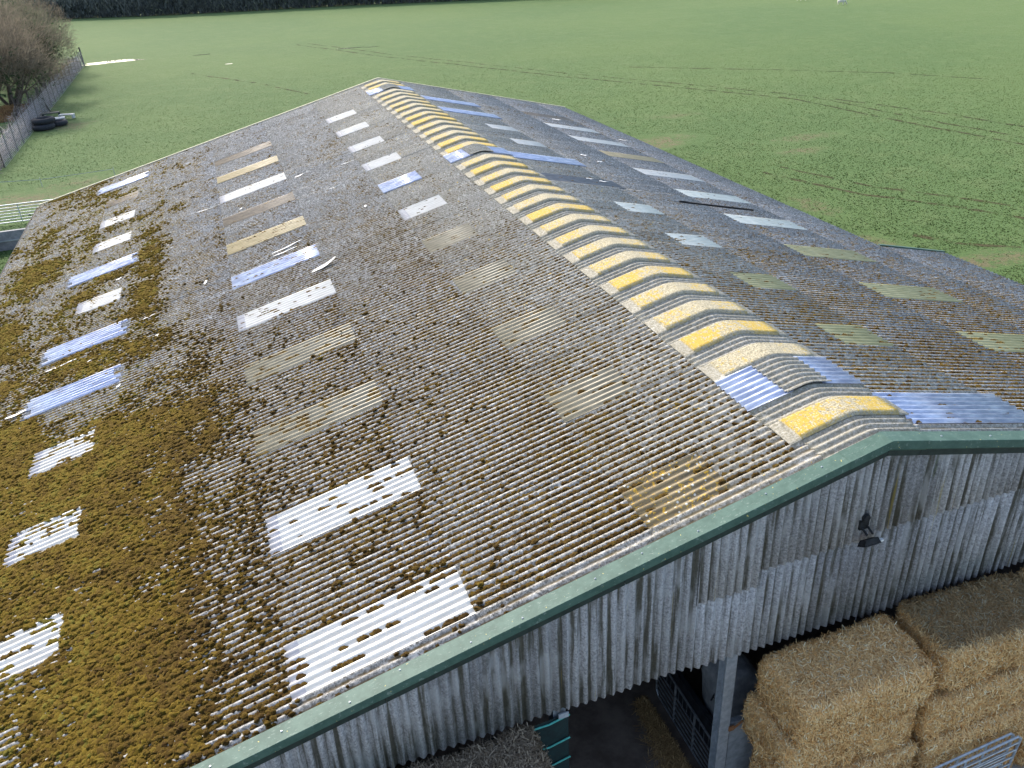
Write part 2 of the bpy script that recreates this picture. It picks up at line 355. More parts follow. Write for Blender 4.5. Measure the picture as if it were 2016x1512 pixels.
def put_sheet(side, s0, s1, col, mat=ASB, name='roof_sheet', ncor=7, lapmat=None, rag=0, dz=0., top=.16, label=None):
    a = max(s0-top, .0); me = sheet_mesh(s1-a, ncor, mat, lapmat, 8, rag)
    ylo = Y0+col*1.016 if col >= 0 else Y0-PIT*2
    yhi = ylo+ncor*PIT
    mw = mat_slope(side, a, yhi if side == 'L' else ylo, dz+random.uniform(-.0015, .0015))
    mw = mw @ Matrix.Rotation(random.uniform(-.0012, .0012), 4, 'Y') @ Matrix.Rotation(random.uniform(-.0015, .0015), 4, 'X')
    o = obj(name, me, frames[side], mw)
    if label: o['label'] = label
    return o
KIND = {'w': (WHT, 'white plastic rooflight sheet'), 'b': (BEI, 'weathered beige rooflight sheet'), 't': (TAN, 'tan rooflight sheet'), 'n': (BRN, 'dull brown rooflight sheet'),
        'c': (CLR, 'clear bluish plastic rooflight sheet'), 'o': (OLV, 'olive green rooflight sheet'), 'p': (PAL, 'pale grey rooflight sheet'),
        'l': (LIC, 'brown rooflight sheet spotted with orange lichen'), 'd': (DRK, 'dark grey replacement sheet')}
LIGHTS = {('L','A'): 'lbbbbwcwwww', ('L','B'): 'wwbbwctnwtn', ('L','C'): 'wwwwccwcwwnc', ('R','A'): 'coopp' + 'dcwwcc', ('R','B'): 'ooooppwtwwn'}
ROWS_L = [(0, 3.55, 'A', 2.2), (3.55, 6.2, None, 0), (6.2, 8.82, 'B', 6.2), (8.82, 11.05, None, 0), (11.05, 13.72, 'C', 12.3), (13.72, 15.6, None, 0), (15.6, SE_L, None, 0)]
ROWS_R = [(0, 3.5, 'A', 2.3), (3.5, 6.1, None, 0), (6.1, 8.62, 'B', 6.1), (8.62, SE_R, None, 0)]
MOSSFREE = {}
for side, rows in (('L', ROWS_L), ('R', ROWS_R)):
    for ri, (s0, s1, row, st) in enumerate(rows):
        for c in range(-1, NCOL+1):
            nc = 2 if c == -1 else (4 if c == NCOL else 7)
            if row and c >= 0 and c % 3 == 0 and c//3 < len(LIGHTS[(side, row)]) and c < NCOL:
                kd = LIGHTS[(side, row)][c//3]; mt, lb = KIND[kd]
                a, b = st, s1
                if kd in 'cd' and row == 'C': a, b = 11.85, 14.4
                if kd in 'cd' and row == 'A' and side == 'R': a, b = 1.0, 3.75
                if kd == 'c' and row == 'C':
                    put_sheet(side, s0, s1, c)
                    put_sheet(side, a, b, c, mt, 'roof_light', 7, None, 1, .03, .0, lb)
                elif kd == 'c' and side == 'R':
                    put_sheet(side, s0, s1, c); put_sheet(side, a, b, c, mt, 'roof_light', 7, None, 0, .028, 0, lb)
                elif kd == 'c' and row == 'A':
                    put_sheet(side, s0, s1, c); put_sheet(side, a, b, c, mt, 'roof_light', 7, None, 0, .028, 0, lb)
                else:
                    if a > s0+.3: put_sheet(side, s0, a, c)
                    put_sheet(side, a, b, c, mt, 'roof_light', 7, WLAP if (kd == 'w' and side == 'L') else None, 0, .004, .14, lb)
                MOSSFREE[(side, c, row)] = (a, b, kd)
            else: put_sheet(side, s0, s1, c, ncor=nc)
for c in range(-1, 11): put_sheet('R', SE_R, SE_X, c, ncor=2 if c == -1 else 7)

# ---- ridge pieces: raised flat caps with a few corrugations between them
def ridge_path(t, h):
    rr = .022; z = -(math.sqrt((t*sT)**2+rr*rr)-rr*.35); x = t*cT
    k = math.tanh(t/.11)*sT; return (x+h*k, z+h*math.sqrt(1-k*k))
def ridge_mesh(y0, y1, capc=None, tmax=.88, seg=8, base=.022, apron=False):
    ts = [-1.08, -tmax-.004] if apron else []
    ts = ts + list(np.concatenate([np.linspace(-tmax, -.3, 5), np.linspace(-.24, .24, 13), np.linspace(.3, tmax, 5)]))
    ts = ts + ([tmax+.004, 1.08] if apron else [])
    ny = int(round((y1-y0)/PIT*seg)); ys = np.linspace(y0, y1, ny+1); v = []; cap = []; tt = []
    for t in ts:
        ap = abs(t) > tmax
        for y in ys:
            h = base+AMP*math.cos(2*math.pi*(y-Y0)/PIT); cp = 0
            if capc is not None:
                d = abs(y-capc); w = float(1-sst(.215, .31, d)); topf = 1. if d < .235 else (.55 if d < .30 else 0.)
                hc = .098
                if ap: hc = .052; topf = 0
                h = h*(1-w)+hc*w; cp = topf if not ap else 0
                if ap: h = max(h*.999, hc if w > .5 else h)
            x, z = ridge_path(t, h); v.append((x, y, z)); cap.append(cp); tt.append(t)
    m = len(ys); f = [(i*m+j, (i+1)*m+j, (i+1)*m+j+1, i*m+j+1) for i in range(len(ts)-1) for j in range(m-1)]
    b = len(v)
    for i in (0, len(ts)-1):
        c = len(v)
        for j in range(m):
            x, y, z = v[i*m+j]; v.append((x, y, z-.012)); cap.append(0); tt.append(ts[i])
        for j in range(m-1): f.append((i*m+j, i*m+j+1, c+j+1, c+j) if i == 0 else (i*m+j+1, i*m+j, c+j, c+j+1))
    me = mesh('ridge', v, f, RDG, True)
    me.polygons.foreach_set('use_smooth', np.array([k < (len(ts)-1)*(m-1) for k in range(len(f))]))
    for nm, arr in (('cap', cap), ('t', tt)):
        a = me.attributes.new(nm, 'FLOAT', 'POINT'); a.data.foreach_set('value', np.array(arr, dtype=np.float32))
    for e in me.edges: pass
    return me
obj('ridge_piece', ridge_mesh(-.02, .52), barn)
RIDGE_CLEAR = (1, 18, 32)
for k in range(0, 35):
    ya, yb = .52+1.016*k, .52+1.016*(k+1)+.02
    if k in RIDGE_CLEAR:
        me = ridge_mesh(ya, yb, None, .40, base=.085); obj('ridge_piece', me, barn, label='corrugated pale cement ridge piece between clear sheets')
        for side in 'LR':
            ncr = 7; me = sheet_mesh(.80, ncr, CLR); o = obj('roof_light', me, barn, mat_slope(side, .30, (ya+ncr*PIT if side == 'L' else ya), .052), label='clear bluish plastic sheet beside the ridge')
        continue
    if yb > LEN: yb = LEN
    o = obj('ridge_piece', ridge_mesh(ya, yb, .805+1.016*k if k < 35 else None, apron=True), barn)

# ---- verge flashing: green folded steel along the near gable, pieces lapped
def flashing(path, name='verge_flashing', ytop=(-.03, -.29), lift=0, drop=.14, label=None, mat=GRN):
    """path: list of (x,z) roof plane points from one end to the other"""
    prof = []
    y1, y2 = ytop
    y2 -= lift
    prof = [(y1, .055+lift), (y1, .07+lift), (y2, .066+lift), (y2-.004, .055), (y2-.004, .08-drop), (y2+.035, .075-drop), (y2+.035, .055-drop), (y2+.05, .03-drop), (y2+.14, .03-drop)]
    v = []; m = len(prof)
    for x, z in path:
        for y, h in prof: v.append((x, y, z+h/cT))
    f = [(i*m+j, (i+1)*m+j, (i+1)*m+j+1, i*m+j+1) for i in range(len(path)-1) for j in range(m-1)]
    if path[-1][0] < path[0][0]: f = [q[::-1] for q in f]
    return obj(name, mesh(name, v, f, mat), barn, label=label)
JL = [.62, 4.2, 7.65, 11.1, 14.6, SE_L+.05]; JR = [.62, 4.1, 7.5, 10.6, SE_X+.05]
SCREW = None
def screws(parent, side, a, b):
    global SCREW
    if SCREW is None:
        m = MB(); m.tube((0,0,0), (0,0,.006), .014, .012, 8); m.tube((0,0,.006), (0,0,.014), .007, .005, 6); SCREW = mesh('screw', m.v, m.f, GALV)
    sg = -1 if side == 'L' else 1; n = max(2, int((b-a)/.85))
    for i in range(n):
        s = a+(b-a)*(i+.5+random.uniform(-.2, .2))/n
        obj('screw', SCREW, parent, Matrix.Translation((sg*s*cT, -.16+random.uniform(-.07, .07), -s*sT+.072/cT)))
for side, J in (('L', JL), ('R', JR)):
    sg = -1 if side == 'L' else 1
    for i in range(len(J)-1):
        a, b = J[i]-.0, J[i+1]+.08
        o = flashing([(sg*a*cT, -a*sT), (sg*b*cT, -b*sT)], lift=.003*(i % 2)); screws(o, side, a, b)
o = flashing([(-.7*cT, -.7*sT), (-.02, -.004), (.02, -.004), (.7*cT, -.7*sT)], lift=.006, label='bent green flashing piece over the ridge end')
for side, J in (('L', JL), ('R', JR)):
    sg = -1 if side == 'L' else 1
    for a, b in zip([.0]+J[:-1], J):
        m = MB(); m.beam((sg*(a+.004)*cT, -.15, -(a+.004)*sT-.135), (sg*(b-.004)*cT, -.15, -(b-.004)*sT-.135), .19, .14); m.build('recess_shade_board', SHADE_GRN, barn)  # added dark strip, painted shade for the recess between flashing and cladding
# far verge and eave trims
def far_trim(path, name='verge_trim'):
    m = MB()
    for (x0, z0), (x1, z1) in zip(path[:-1], path[1:]): m.beam((x0, LEN+.03, z0+.01), (x1, LEN+.03, z1+.01), .1, .12, (0, 0, 1))
    m.build(name, TAN2, barn)
TAN2 = M_plain('pale_verge', (.35,.33,.24), (.55,.52,.38), 9)
far_trim([(-SE_L*cT, -SE_L*sT), (0, 0)]); far_trim([(0, 0), (SE_R*cT, -SE_R*sT)])
m = MB(); m.beam((-SE_L*cT-.06, .1, -SE_L*sT-.10), (-SE_L*cT-.06, LEN, -SE_L*sT-.10), .14, .12); m.build('gutter', BLK, barn)
m = MB(); m.beam((SE_R*cT+.03, Y_X, -SE_R*sT-.11), (SE_R*cT+.03, LEN, -SE_R*sT-.11), .12, .1); m.build('gutter', BLK, barn)
m = MB(); m.beam((SE_R*cT, Y_X+.03, -SE_R*sT+.0), (SE_X*cT, Y_X+.03, -SE_X*sT), .1, .12); m.build('verge_trim', GRN, barn)

# ---- gable cladding: vertical corrugated sheets, upper row lapping the lower one
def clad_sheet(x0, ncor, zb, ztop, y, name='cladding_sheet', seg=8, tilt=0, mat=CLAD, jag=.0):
    xs = x0+np.linspace(0, ncor*PIT, ncor*seg+1); v = []; j0 = random.uniform(-.01, .01)
    for x in xs:
        zt = min(ztop, -abs(x)*sT/cT-.03); zz = zb+j0
        yy = -.029*math.cos(2*math.pi*(x-x0)/PIT)
        v += [(x, y+yy-tilt, zz), (x, y+yy, zt), (x, y+yy-tilt+.008, zz)]
    f = []; n = len(xs)
    for i in range(n-1):
        a = 3*i; f.append((a, a+3, a+4, a+1)); f.append((a+2, a+5, a+3, a)[::1])
    for i, fl in ((0, 0), (n-1, 1)):
        a = 3*i; c = len(v); v += [(v[a+1][0], v[a+1][1]+.008, v[a+1][2])]; q = (a, a+1, c, a+2); f.append(q if not fl else q[::-1])
    me = mesh(name, v, f, mat, True); me.polygons.foreach_set('use_smooth', np.array([(k % 2 == 0) and k < 2*(n-1) for k in range(len(f))]))
    return obj(name, me, barn)
W1 = 7*PIT
xs = [-2.82 + W1*i for i in range(-14, 14)]
for x0 in xs:
    if x0 < -SE_L*cT or x0 > SE_R*cT: continue
    two = x0 > -2.9 and x0 < 5
    if two:
        seam = -2.19 if x0 < -1.9 else (-1.86 if x0 < 0.1 else -1.8)
        if x0 > 3.2: seam = -2.2
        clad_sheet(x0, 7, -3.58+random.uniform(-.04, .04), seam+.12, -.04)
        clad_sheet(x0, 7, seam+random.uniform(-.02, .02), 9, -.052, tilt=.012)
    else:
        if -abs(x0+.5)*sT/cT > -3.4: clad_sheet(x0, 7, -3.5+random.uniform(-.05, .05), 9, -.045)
# side walls, far gable
def wall(pts_xy, zb, zt, name='side_wall', mat=CLAD):
    v = []; f = []
    (xa, ya), (xb, yb) = pts_xy; L = math.hypot(xb-xa, yb-ya); n = int(L/PIT*4); nx, ny = -(yb-ya)/L, (xb-xa)/L
    for i in range(n+1):
        t = i/n; d = .02*math.cos(2*math.pi*t*L/PIT); x = xa+(xb-xa)*t+nx*d; y = ya+(yb-ya)*t+ny*d
        top = zt(x) if callable(zt) else zt; v += [(x, y, zb), (x, y, top)]
    f = [(2*i, 2*i+2, 2*i+3, 2*i+1) for i in range(n)]
    obj(name, mesh(name, v, f, mat, True), barn)
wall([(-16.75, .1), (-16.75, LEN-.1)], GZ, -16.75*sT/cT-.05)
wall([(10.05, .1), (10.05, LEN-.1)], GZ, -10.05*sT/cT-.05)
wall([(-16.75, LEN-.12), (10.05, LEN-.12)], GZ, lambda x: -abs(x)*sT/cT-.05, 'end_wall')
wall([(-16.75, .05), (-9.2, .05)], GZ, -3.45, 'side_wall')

# ------------------------------------------------------------------ geometry-node scatter for moss and grass (uncountable)
def scatter(name, P, rot, scl, tint, build, mat, **kw):
    me = bpy.data.meshes.new(name); me.from_pydata(P.tolist(), [], [])
    for nm, ty, arr in (('rot', 'FLOAT_VECTOR', rot), ('scl', 'FLOAT_VECTOR', scl)):
        a = me.attributes.new(nm, ty, 'POINT'); a.data.foreach_set('vector', np.ascontiguousarray(arr, dtype=np.float32).ravel())
    a = me.attributes.new('tint', 'FLOAT', 'POINT'); a.data.foreach_set('value', np.ascontiguousarray(tint, dtype=np.float32))
    o = obj(name, me, kind='stuff', **kw)
    ng = bpy.data.node_groups.new(name, 'GeometryNodeTree')
    ng.interface.new_socket('Geometry', in_out='INPUT', socket_type='NodeSocketGeometry'); ng.interface.new_socket('Geometry', in_out='OUTPUT', socket_type='NodeSocketGeometry')
    N = ng.nodes; Lk = ng.links.new; gi = N.new('NodeGroupInput'); go = N.new('NodeGroupOutput')
    iop = N.new('GeometryNodeInstanceOnPoints')
    def na(n_, ty):
        q = N.new('GeometryNodeInputNamedAttribute'); q.data_type = ty; q.inputs[0].default_value = n_; return q.outputs[0]
    gs = build(ng); j = N.new('GeometryNodeGeometryToInstance')
    for g_ in gs: Lk(g_, j.inputs[0])
    Lk(gi.outputs[0], iop.inputs['Points']); Lk(j.outputs[0], iop.inputs['Instance']); iop.inputs['Pick Instance'].default_value = True
    Lk(na('rot', 'FLOAT_VECTOR'), iop.inputs['Rotation']); Lk(na('scl', 'FLOAT_VECTOR'), iop.inputs['Scale'])
    sm = N.new('GeometryNodeSetMaterial'); sm.inputs['Material'].default_value = mat
    Lk(iop.outputs[0], sm.inputs[0]); Lk(sm.outputs[0], go.inputs[0])
    md = o.modifiers.new('scatter', 'NODES'); md.node_group = ng; me.materials.append(mat)
    return o
def clumps(ng):
    N = ng.nodes; L = ng.links.new; out = []
    for i in range(4):
        ico = N.new('GeometryNodeMeshIcoSphere'); ico.inputs['Radius'].default_value = 1; ico.inputs['Subdivisions'].default_value = 3
        p = N.new('GeometryNodeInputPosition'); add = N.new('ShaderNodeVectorMath'); add.operation = 'ADD'; add.inputs[1].default_value = (i*13.1, i*7.7, 3)
        L(p.outputs[0], add.inputs[0]); t = N.new('ShaderNodeTexNoise'); t.inputs['Scale'].default_value = 1.7; t.inputs['Detail'].default_value = 2.5; t.inputs['Roughness'].default_value = .65; L(add.outputs[0], t.inputs['Vector'])
        mr = N.new('ShaderNodeMapRange'); mr.inputs[1].default_value = .25; mr.inputs[2].default_value = .75; mr.inputs[3].default_value = -.55; mr.inputs[4].default_value = .55; L(t.outputs[0], mr.inputs[0])
        vm = N.new('ShaderNodeVectorMath'); vm.operation = 'SCALE'; L(p.outputs[0], vm.inputs[0]); L(mr.outputs[0], vm.inputs['Scale'])
        sp = N.new('GeometryNodeSetPosition'); L(ico.outputs[0], sp.inputs[0]); L(vm.outputs[0], sp.inputs['Offset'])
        ss = N.new('GeometryNodeSetShadeSmooth'); L(sp.outputs[0], ss.inputs[0]); out.append(ss.outputs[0])
    return out
def M_moss():
    k = NT('roof_moss'); t = k.attr('tint', 'INSTANCER'); P = k.pos(); n = k.noise(P, 60, 3, .7)
    c = k.ramp(t, [(0, (.022,.009,.005)), (.3, (.043,.020,.007)), (.6, (.078,.045,.007)), (.85, (.122,.081,.009)), (1, (.115,.10,.016))])
    c = k.mix(k.step(n, .35, .7), k.mix(.55, c, (.03,.02,.006)), c)
    k.bump(k.noise(P, 140, 2, .7), .6, .008); k.b.inputs['Sheen Weight'].default_value = .3; k.b.inputs['Sheen Tint'].default_value = (.7,.55,.15,1)
    return k.fin(c, 1, spec=.05)
MOSS = M_moss()
def dens_L(s, y):
    n1 = fbm(s/1.6, y/1.6, 21); n2 = fbm(s/.5, y/.5, 33); n3 = fbm(s/4, y/4, 5, 2)
    low = sst(8.3, 12.4, s + (n3-.5)*3 + (n2-.5)*1.6)
    d = low*(1.58 - .74*sst(7, 16, y) - .12*sst(19, 27, y)) 
    mid = sst(5.0, 9.0, s)*(1-low)*(.95 - .36*sst(9, 18, y) - .34*sst(18, 26, y))
    up = (1-sst(5.0, 9.0, s))*(.88 - .28*sst(8, 16, y) - .36*sst(15, 22, y))*(.35+.65*sst(1.0, 4.5, s))
    d = d+mid+up + (n1-.5)*(.9*low+.75) * (.45+.55*low)*(1-.45*sst(18, 26, y)) + (n2-.5)*(.4+.5*sst(10, 18, y))
    band = np.exp(-((s-11.45)/.55)**2)*sst(9, 13, y)*(1-sst(22, 27, y)); d += band*(.75*n1-.06)
    d += .34*sst(12.3, 13.4, s)*sst(10, 14, y)*(1-.45*sst(23, 30, y))*(n1*1.3)
    d -= .12*sst(26, 33, y)*(1-low)
    return d
def dens_R(s, y):
    n1 = fbm(s/1.5, y/1.5, 51); n2 = fbm(s/.45, y/.45, 53)
    d = .60 - .30*sst(6, 14, y) - .20*sst(14, 22, y) - .2*(1-sst(.8, 2.2, s)) - .12*sst(9, 12, s)
    return d + (n1-.5)*.5 + (n2-.5)*.35
def moss(side):
    Ps = []; Ro = []; Sc = []; Ti = []
    lines = np.arange(0, int((LEN-Y0)/PIT)) + .5
    smax = SE_L if side == 'L' else SE_X
    step = .027; ns = int(smax/step); s = (np.arange(ns)*step)[None, :]; y = (Y0+lines*PIT)[:, None]
    S = s+RNG.uniform(-.02, .02, (len(lines), ns)); Yv = y+RNG.normal(0, .008, S.shape)
    S = S.ravel(); Yv = Yv.ravel()
    def filt(S, Yv, D, crest=False):
        keep = RNG.random(len(S)) < np.clip(D, 0, 1)
        for (sd, c, row), (a, b, kd) in MOSSFREE.items():
            if sd != side: continue
            ins = (S > a-.03) & (S < b+.02) & (Yv > Y0+c*1.016-.02) & (Yv < Y0+(c+1)*1.016+.02)
            base = {'w': .05, 'b': .10, 't': .08, 'n': .12, 'c': .012, 'o': .03, 'p': .05, 'l': .05, 'd': .0}[kd]
            if side == 'L' and kd == 'w' and row == 'B' and c == 0: base = .15
            if side == 'L' and kd == 'w' and row == 'B' and c == 3: base = .035 
            if side == 'L' and kd == 'w' and row == 'C' and c < 12: base = .26
            if side == 'L' and row == 'B' and kd == 'b': base = .22
            base = base*np.where((S < a+.3) & (kd != 'c'), 1.3, 1.)
            li = np.floor((Yv-Y0)/PIT); cl = (.6*vnoise(S/.30, li*3.71+c*17, 77)+.4*vnoise(S/.09, li*5.3, 79)) > .5+(.5-base)*.42
            keep &= ~ins | ((RNG.random(len(S)) < (.06 if crest else .85)) & cl)
        if side == 'R': keep &= (S < SE_R) | (Yv < Y_X)
        keep &= S > 1.05
        return keep
    D = (dens_L if side == 'L' else dens_R)(S, Yv); K = filt(S, Yv, D*1.02)
    S1, Y1, D1 = S[K], Yv[K], D[K]; z1 = RNG.uniform(-AMP+.002, -AMP+.014, len(S1))
    r1 = RNG.uniform(.019, .042, len(S1))*(.8+.55*np.clip(D1, 0, 1))
    for (sd, c, row), (a, b, kd) in MOSSFREE.items():
        if sd == side: r1[(S1 > a) & (S1 < b) & (Y1 > Y0+c*1.016) & (Y1 < Y0+(c+1)*1.016)] *= 1.3
    if side == 'L':                                     # cushions that have closed over the crests
        m = 190000; S2 = RNG.uniform(4, SE_L, m); Y2 = RNG.uniform(0, LEN-.1, m); D2 = dens_L(S2, Y2)
        K = filt(S2, Y2, sst(.66, 1.55, D2)*.95*(.45+.55*sst(8.2, 10.5, S2))*sst(4, 6.5, S2), True); S2, Y2, D2 = S2[K], Y2[K], D2[K]
        z2 = AMP*np.cos(2*math.pi*(Y2-Y0)/PIT)+.004; r2 = RNG.uniform(.018, .043, len(S2))
        S1 = np.r_[S1, S2]; Y1 = np.r_[Y1, Y2]; D1 = np.r_[D1, D2]; z1 = np.r_[z1, z2]; r1 = np.r_[r1, r2]
    if side == 'L':                                     # flat mats under the closed carpet
        m = 60000; S2 = RNG.uniform(9.5, SE_L, m); Y2 = RNG.uniform(0, 26, m); D2 = dens_L(S2, Y2)
        K = filt(S2, Y2, sst(1.12, 1.6, D2), True); S2, Y2, D2 = S2[K], Y2[K], D2[K]
        S1 = np.r_[S1, S2]; Y1 = np.r_[Y1, Y2]; D1 = np.r_[D1, D2]; z1 = np.r_[z1, np.full(len(S2), .002)]; r1 = np.r_[r1, RNG.uniform(.045, .08, len(S2))]
    far = sst(16, 30, Y1); r1 = r1*(1+.25*far)
    nrm = np.array([-sT, 0, cT]) if side == 'L' else np.array([sT, 0, cT]); sg = -1 if side == 'L' else 1
    z1 = z1+.012
    P = np.stack([sg*S1*cT+nrm[0]*z1, Y1, -S1*sT+nrm[2]*z1], 1)
    n = len(P); rot = np.stack([RNG.normal(0, .15, n), RNG.normal(0, .15, n), RNG.uniform(0, 6.28, n)], 1)
    scl = np.stack([r1*RNG.uniform(.8, 1.4, n), r1*RNG.uniform(.8, 1.3, n), r1*RNG.uniform(.45, .95, n)*np.where(r1 > .05, .55, 1)], 1)
    if side == 'L': tint = .30+.42*sst(8, 12.5, S1)+.10*sst(14, 26, Y1)
    else: tint = np.full(n, .22)
    tint = np.clip(tint+(fbm(S1/.35, Y1/.35, 61)-.5)*.7+RNG.normal(0, .12, n), 0, 1)
    print('moss', side, n)
    return scatter('roof_moss', P, rot, scl, tint, clumps, MOSS, label='golden brown moss cushions growing over the left roof slope' if side == 'L' else 'red brown moss dots in the right roof slope valleys')
moss('L'); moss('R')

# ------------------------------------------------------------------ loose pieces on the roof
def shard(side, s, y, ln, wd, ang, curl=.0, name='sheet_fragment', mat=WHITE, label=None, dz=.045, cat='debris'):
    n = 8; v = []
    for i in range(n+1):
        t = i/n; x = (t-.5)*ln; w = wd*(.35+.65*math.sin(math.pi*min(max(t*.9+.08, 0), 1)))*(1+.25*(h2(np.array([i]), np.array([int(s*10)]), 4)[0]-.5))
        z = curl*(t**2)*ln + .006*math.sin(9*t)
        v += [(x, -w/2, z), (x, w/2, z+.01*math.sin(5*t)), (x, w/2, z-.006), (x, -w/2, z-.006)]
    f = []
    for i in range(n):
        a = 4*i; f += [(a, a+4, a+5, a+1), (a+2, a+6, a+7, a+3), (a+1, a+5, a+6, a+2), (a+3, a+7, a+4, a)]
    f += [(0, 1, 2, 3), (4*n+3, 4*n+2, 4*n+1, 4*n)]
    mw = mat_slope(side, s, y, dz) @ Matrix.Rotation(ang, 4, 'Z')
    return obj(name, mesh(name, v, f, mat), None, mw, label=label, cat=cat)
shard('L', 6.2, 14.45, .75, .16, math.pi+.08, .18, label='curled white plastic strip lifting beside the clear rooflight')
shard('L', 7.0, 17.15, 1.0, .07, .35, .05, label='long thin white splinter lying slantwise above the clear rooflight')
shard('L', 7.1, 16.85, .75, .06, .1, .02, label='thin white splinter lying along the corrugations above the clear rooflight')
shard('L', 13.7, 15.0, .85, .07, .12, .02, label='white splinter on thick moss between two clear rooflights')
shard('L', 14.55, 12.95, .5, .12, .3, .1, label='broken white sheet corner on moss below a clear rooflight')
GR = 'small white fragments scattered on the left slope'
for (s, y, l, w, a) in [(12.43,20.48,.22,.07,.5), (9.58,16.95,.3,.08,1.3), (10.99,14.4,.12,.08,.2), (11.26,16.0,.35,.06,.2), (5.72,24.33,.35,.1,.2), (4.83,21.24,.4,.04,.1), (4.29,18.04,.16,.08,1.5), (9.3,24.6,.9,.03,.03), (12.9,14.5,.2,.07,.4), (11.9,12.2,.16,.06,.9), (8.1,23,.14,.08,.5), (3.9,23.6,.5,.04,.05)]:
    o = shard('L', s, y, l, w, a, .03, label='small white fragment lying loose on the left roof slope'); o['group'] = GR
for (s, y, l, w, a) in [(4.7,20.9,.3,.1,.1), (4.9,19.9,.25,.08,.4), (7.45,30.3,.5,.14,.1), (2.9,16.4,.3,.05,.1), (3.3,16.2,.35,.05,.0), (9.2,26.5,.5,.08,.05)]:
    o = shard('R', s, y, l, w, a, .03, label='small white fragment lying loose on the right roof slope'); o['group'] = 'small white fragments on the right slope'
m = MB(); m.beam((-1.4, 0, .03), (1.4, 0, .03), .06, .05); m.beam((-1.38, .0, .062), (-1.1, 0, .062), .03, .012)
obj('batten', mesh('batten', m.v, m.f, BLK), None, mat_slope('R', 6.5, 14.45, .01), label='long black batten lying down the right roof slope', cat='batten')

# ------------------------------------------------------------------ floodlight on the gable
class MBo(MB):
    def build(s, *a, **k): s.v = [(x-.10, -.07+(y+.07)*.75, z+.10) for x, y, z in s.v]; return MB.build(s, *a, **k)
fl = empty('floodlight', (.0, -.08, -1.8), label='black floodlight with sensor on the corrugated gable wall', cat='floodlight')
m = MBo(); m.box((-.0, -.12, -1.72), (.16, -.07, -1.55)); m.beam((.03, -.1, -1.66), (.03, -.3, -1.72), .025, .025); m.beam((.13, -.1, -1.66), (.13, -.3, -1.72), .025, .025); m.build('bracket', BLK, fl)
m = MBo(); m.add([(-.06,-.22,-1.95),(.24,-.22,-1.95),(.24,-.42,-1.85),(-.06,-.42,-1.85),(-.02,-.2,-1.86),(.20,-.2,-1.86),(.20,-.36,-1.76),(-.02,-.36,-1.76)], [(0,3,2,1),(4,5,6,7),(0,1,5,4),(1,2,6,5),(2,3,7,6),(3,0,4,7)]); m.build('housing', BLK, fl)
m = MBo(); m.add([(-.045,-.23,-1.957),(.225,-.23,-1.957),(.225,-.41,-1.867),(-.045,-.41,-1.867)], [(0,1,2,3)]); m.build('lens', WHITE, fl)
m = MBo(); m.box((.25, -.34, -1.9), (.34, -.28, -1.87)); m.build('sensor', WHITE, fl)
m = MBo(); m.tube((.08, -.1, -1.5), (.08, -.16, -1.5), .07, .06, 12); m.build('junction_box', BLK, fl)

# ------------------------------------------------------------------ columns, gates and things in the barn mouth
def column(x, y, zt, name='column'):
    m = MB(); w, d, t = .2, .2, .012
    m.box((x-w/2, y-d/2, GZ), (x+w/2, y-d/2+t, zt)); m.box((x-w/2, y+d/2-t, GZ), (x+w/2, y+d/2, zt)); m.box((x-t/2, y-d/2+t, GZ), (x+t/2, y+d/2-t, zt))
    return m.build(name, GALV, barn)
# the column beside the opening is turned: flange face and web channel both show
c0 = column(-2.02, .12, -3.2); 
m = MB(); m.box((-1.94, -.01, -5.40), (-1.84, .015, -5.30)); m.tube((-1.84, .0, -5.36), (-1.70, -.02, -5.22), .02, .02); m.build('bracket', RUST, barn)
for y in (9.2, 18.3, 27.4):
    for x in (-8.5, 0, 6): column(x, y, -abs(x)*sT/cT-.2)
column(-16.5, .2, -4.3); column(9.8, .2, -2.7); column(-9.0, .15, -3.2); column(5.2, .15, -2)
m = MB(); m.beam((-16.5, .14, -3.38), (9.8, .14, -3.38), .1, .2); m.build('beam', DSTL, barn)
m = MB()
for i in range(4): m.box((-1.88, .06, GZ+.5*i), (9.7, .16, GZ+.5*i+.494))
o = m.build('wall_panel', CONC, None, label='grey concrete panel wall beside the steel column behind bales', cat='wall')
m = MB(); m.box((-1.55, .5, GZ), (-1.45, 6, GZ+.68)); m.build('partition', DARKP, None, label='dark solid partition behind the inner gate', cat='partition')
def gate(name, a, b, z0, z1, rails, mats=GALV, uprights=2, wires=0, label=None, lean=0., rr=.022):
    a = np.array(a, float); b = np.array(b, float); g = empty(name, (a[0], a[1], z0), label=label, cat='gate')
    def pt(t, h): q = a+(b-a)*t; nx = np.array([-(b-a)[1], (b-a)[0]])/np.linalg.norm(b-a); return (q[0]+nx[0]*lean*(h-z0), q[1]+nx[1]*lean*(h-z0), h)
    L = np.linalg.norm(b-a)
    m = MB(); c = .1/L
    loop = [pt(0, z0+.1), pt(0, z1-.1), pt(c, z1), pt(1-c, z1), pt(1, z1-.1), pt(1, z0+.1), pt(1-c, z0), pt(c, z0)]
    for i in range(8): m.tube(loop[i], loop[(i+1) % 8], rr, rr, 8)
    m.build('frame', mats, g)
    for i in range(rails):
        z = z0+(z1-z0)*(i+1)/(rails+1.0)*(.82 if wires else 1); m = MB(); m.tube(pt(0, z), pt(1, z), rr*.75, rr*.75, 6); m.build('rail', mats, g)
    for i in range(uprights):
        t = (i+1)/(uprights+1); m = MB(); m.beam(pt(t, z0), pt(t, z1), .045, .012, (0, 1, 0)); m.build('upright', mats, g)
    if wires:
        m = MB()
        for i in range(wires):
            t = (i+.5)/wires; m.tube(pt(t, z0+(z1-z0)*.66), pt(t, z1), .004, .004, 4, cap=False)
        o = m.build('wire_infill', mats, g); 
    return g
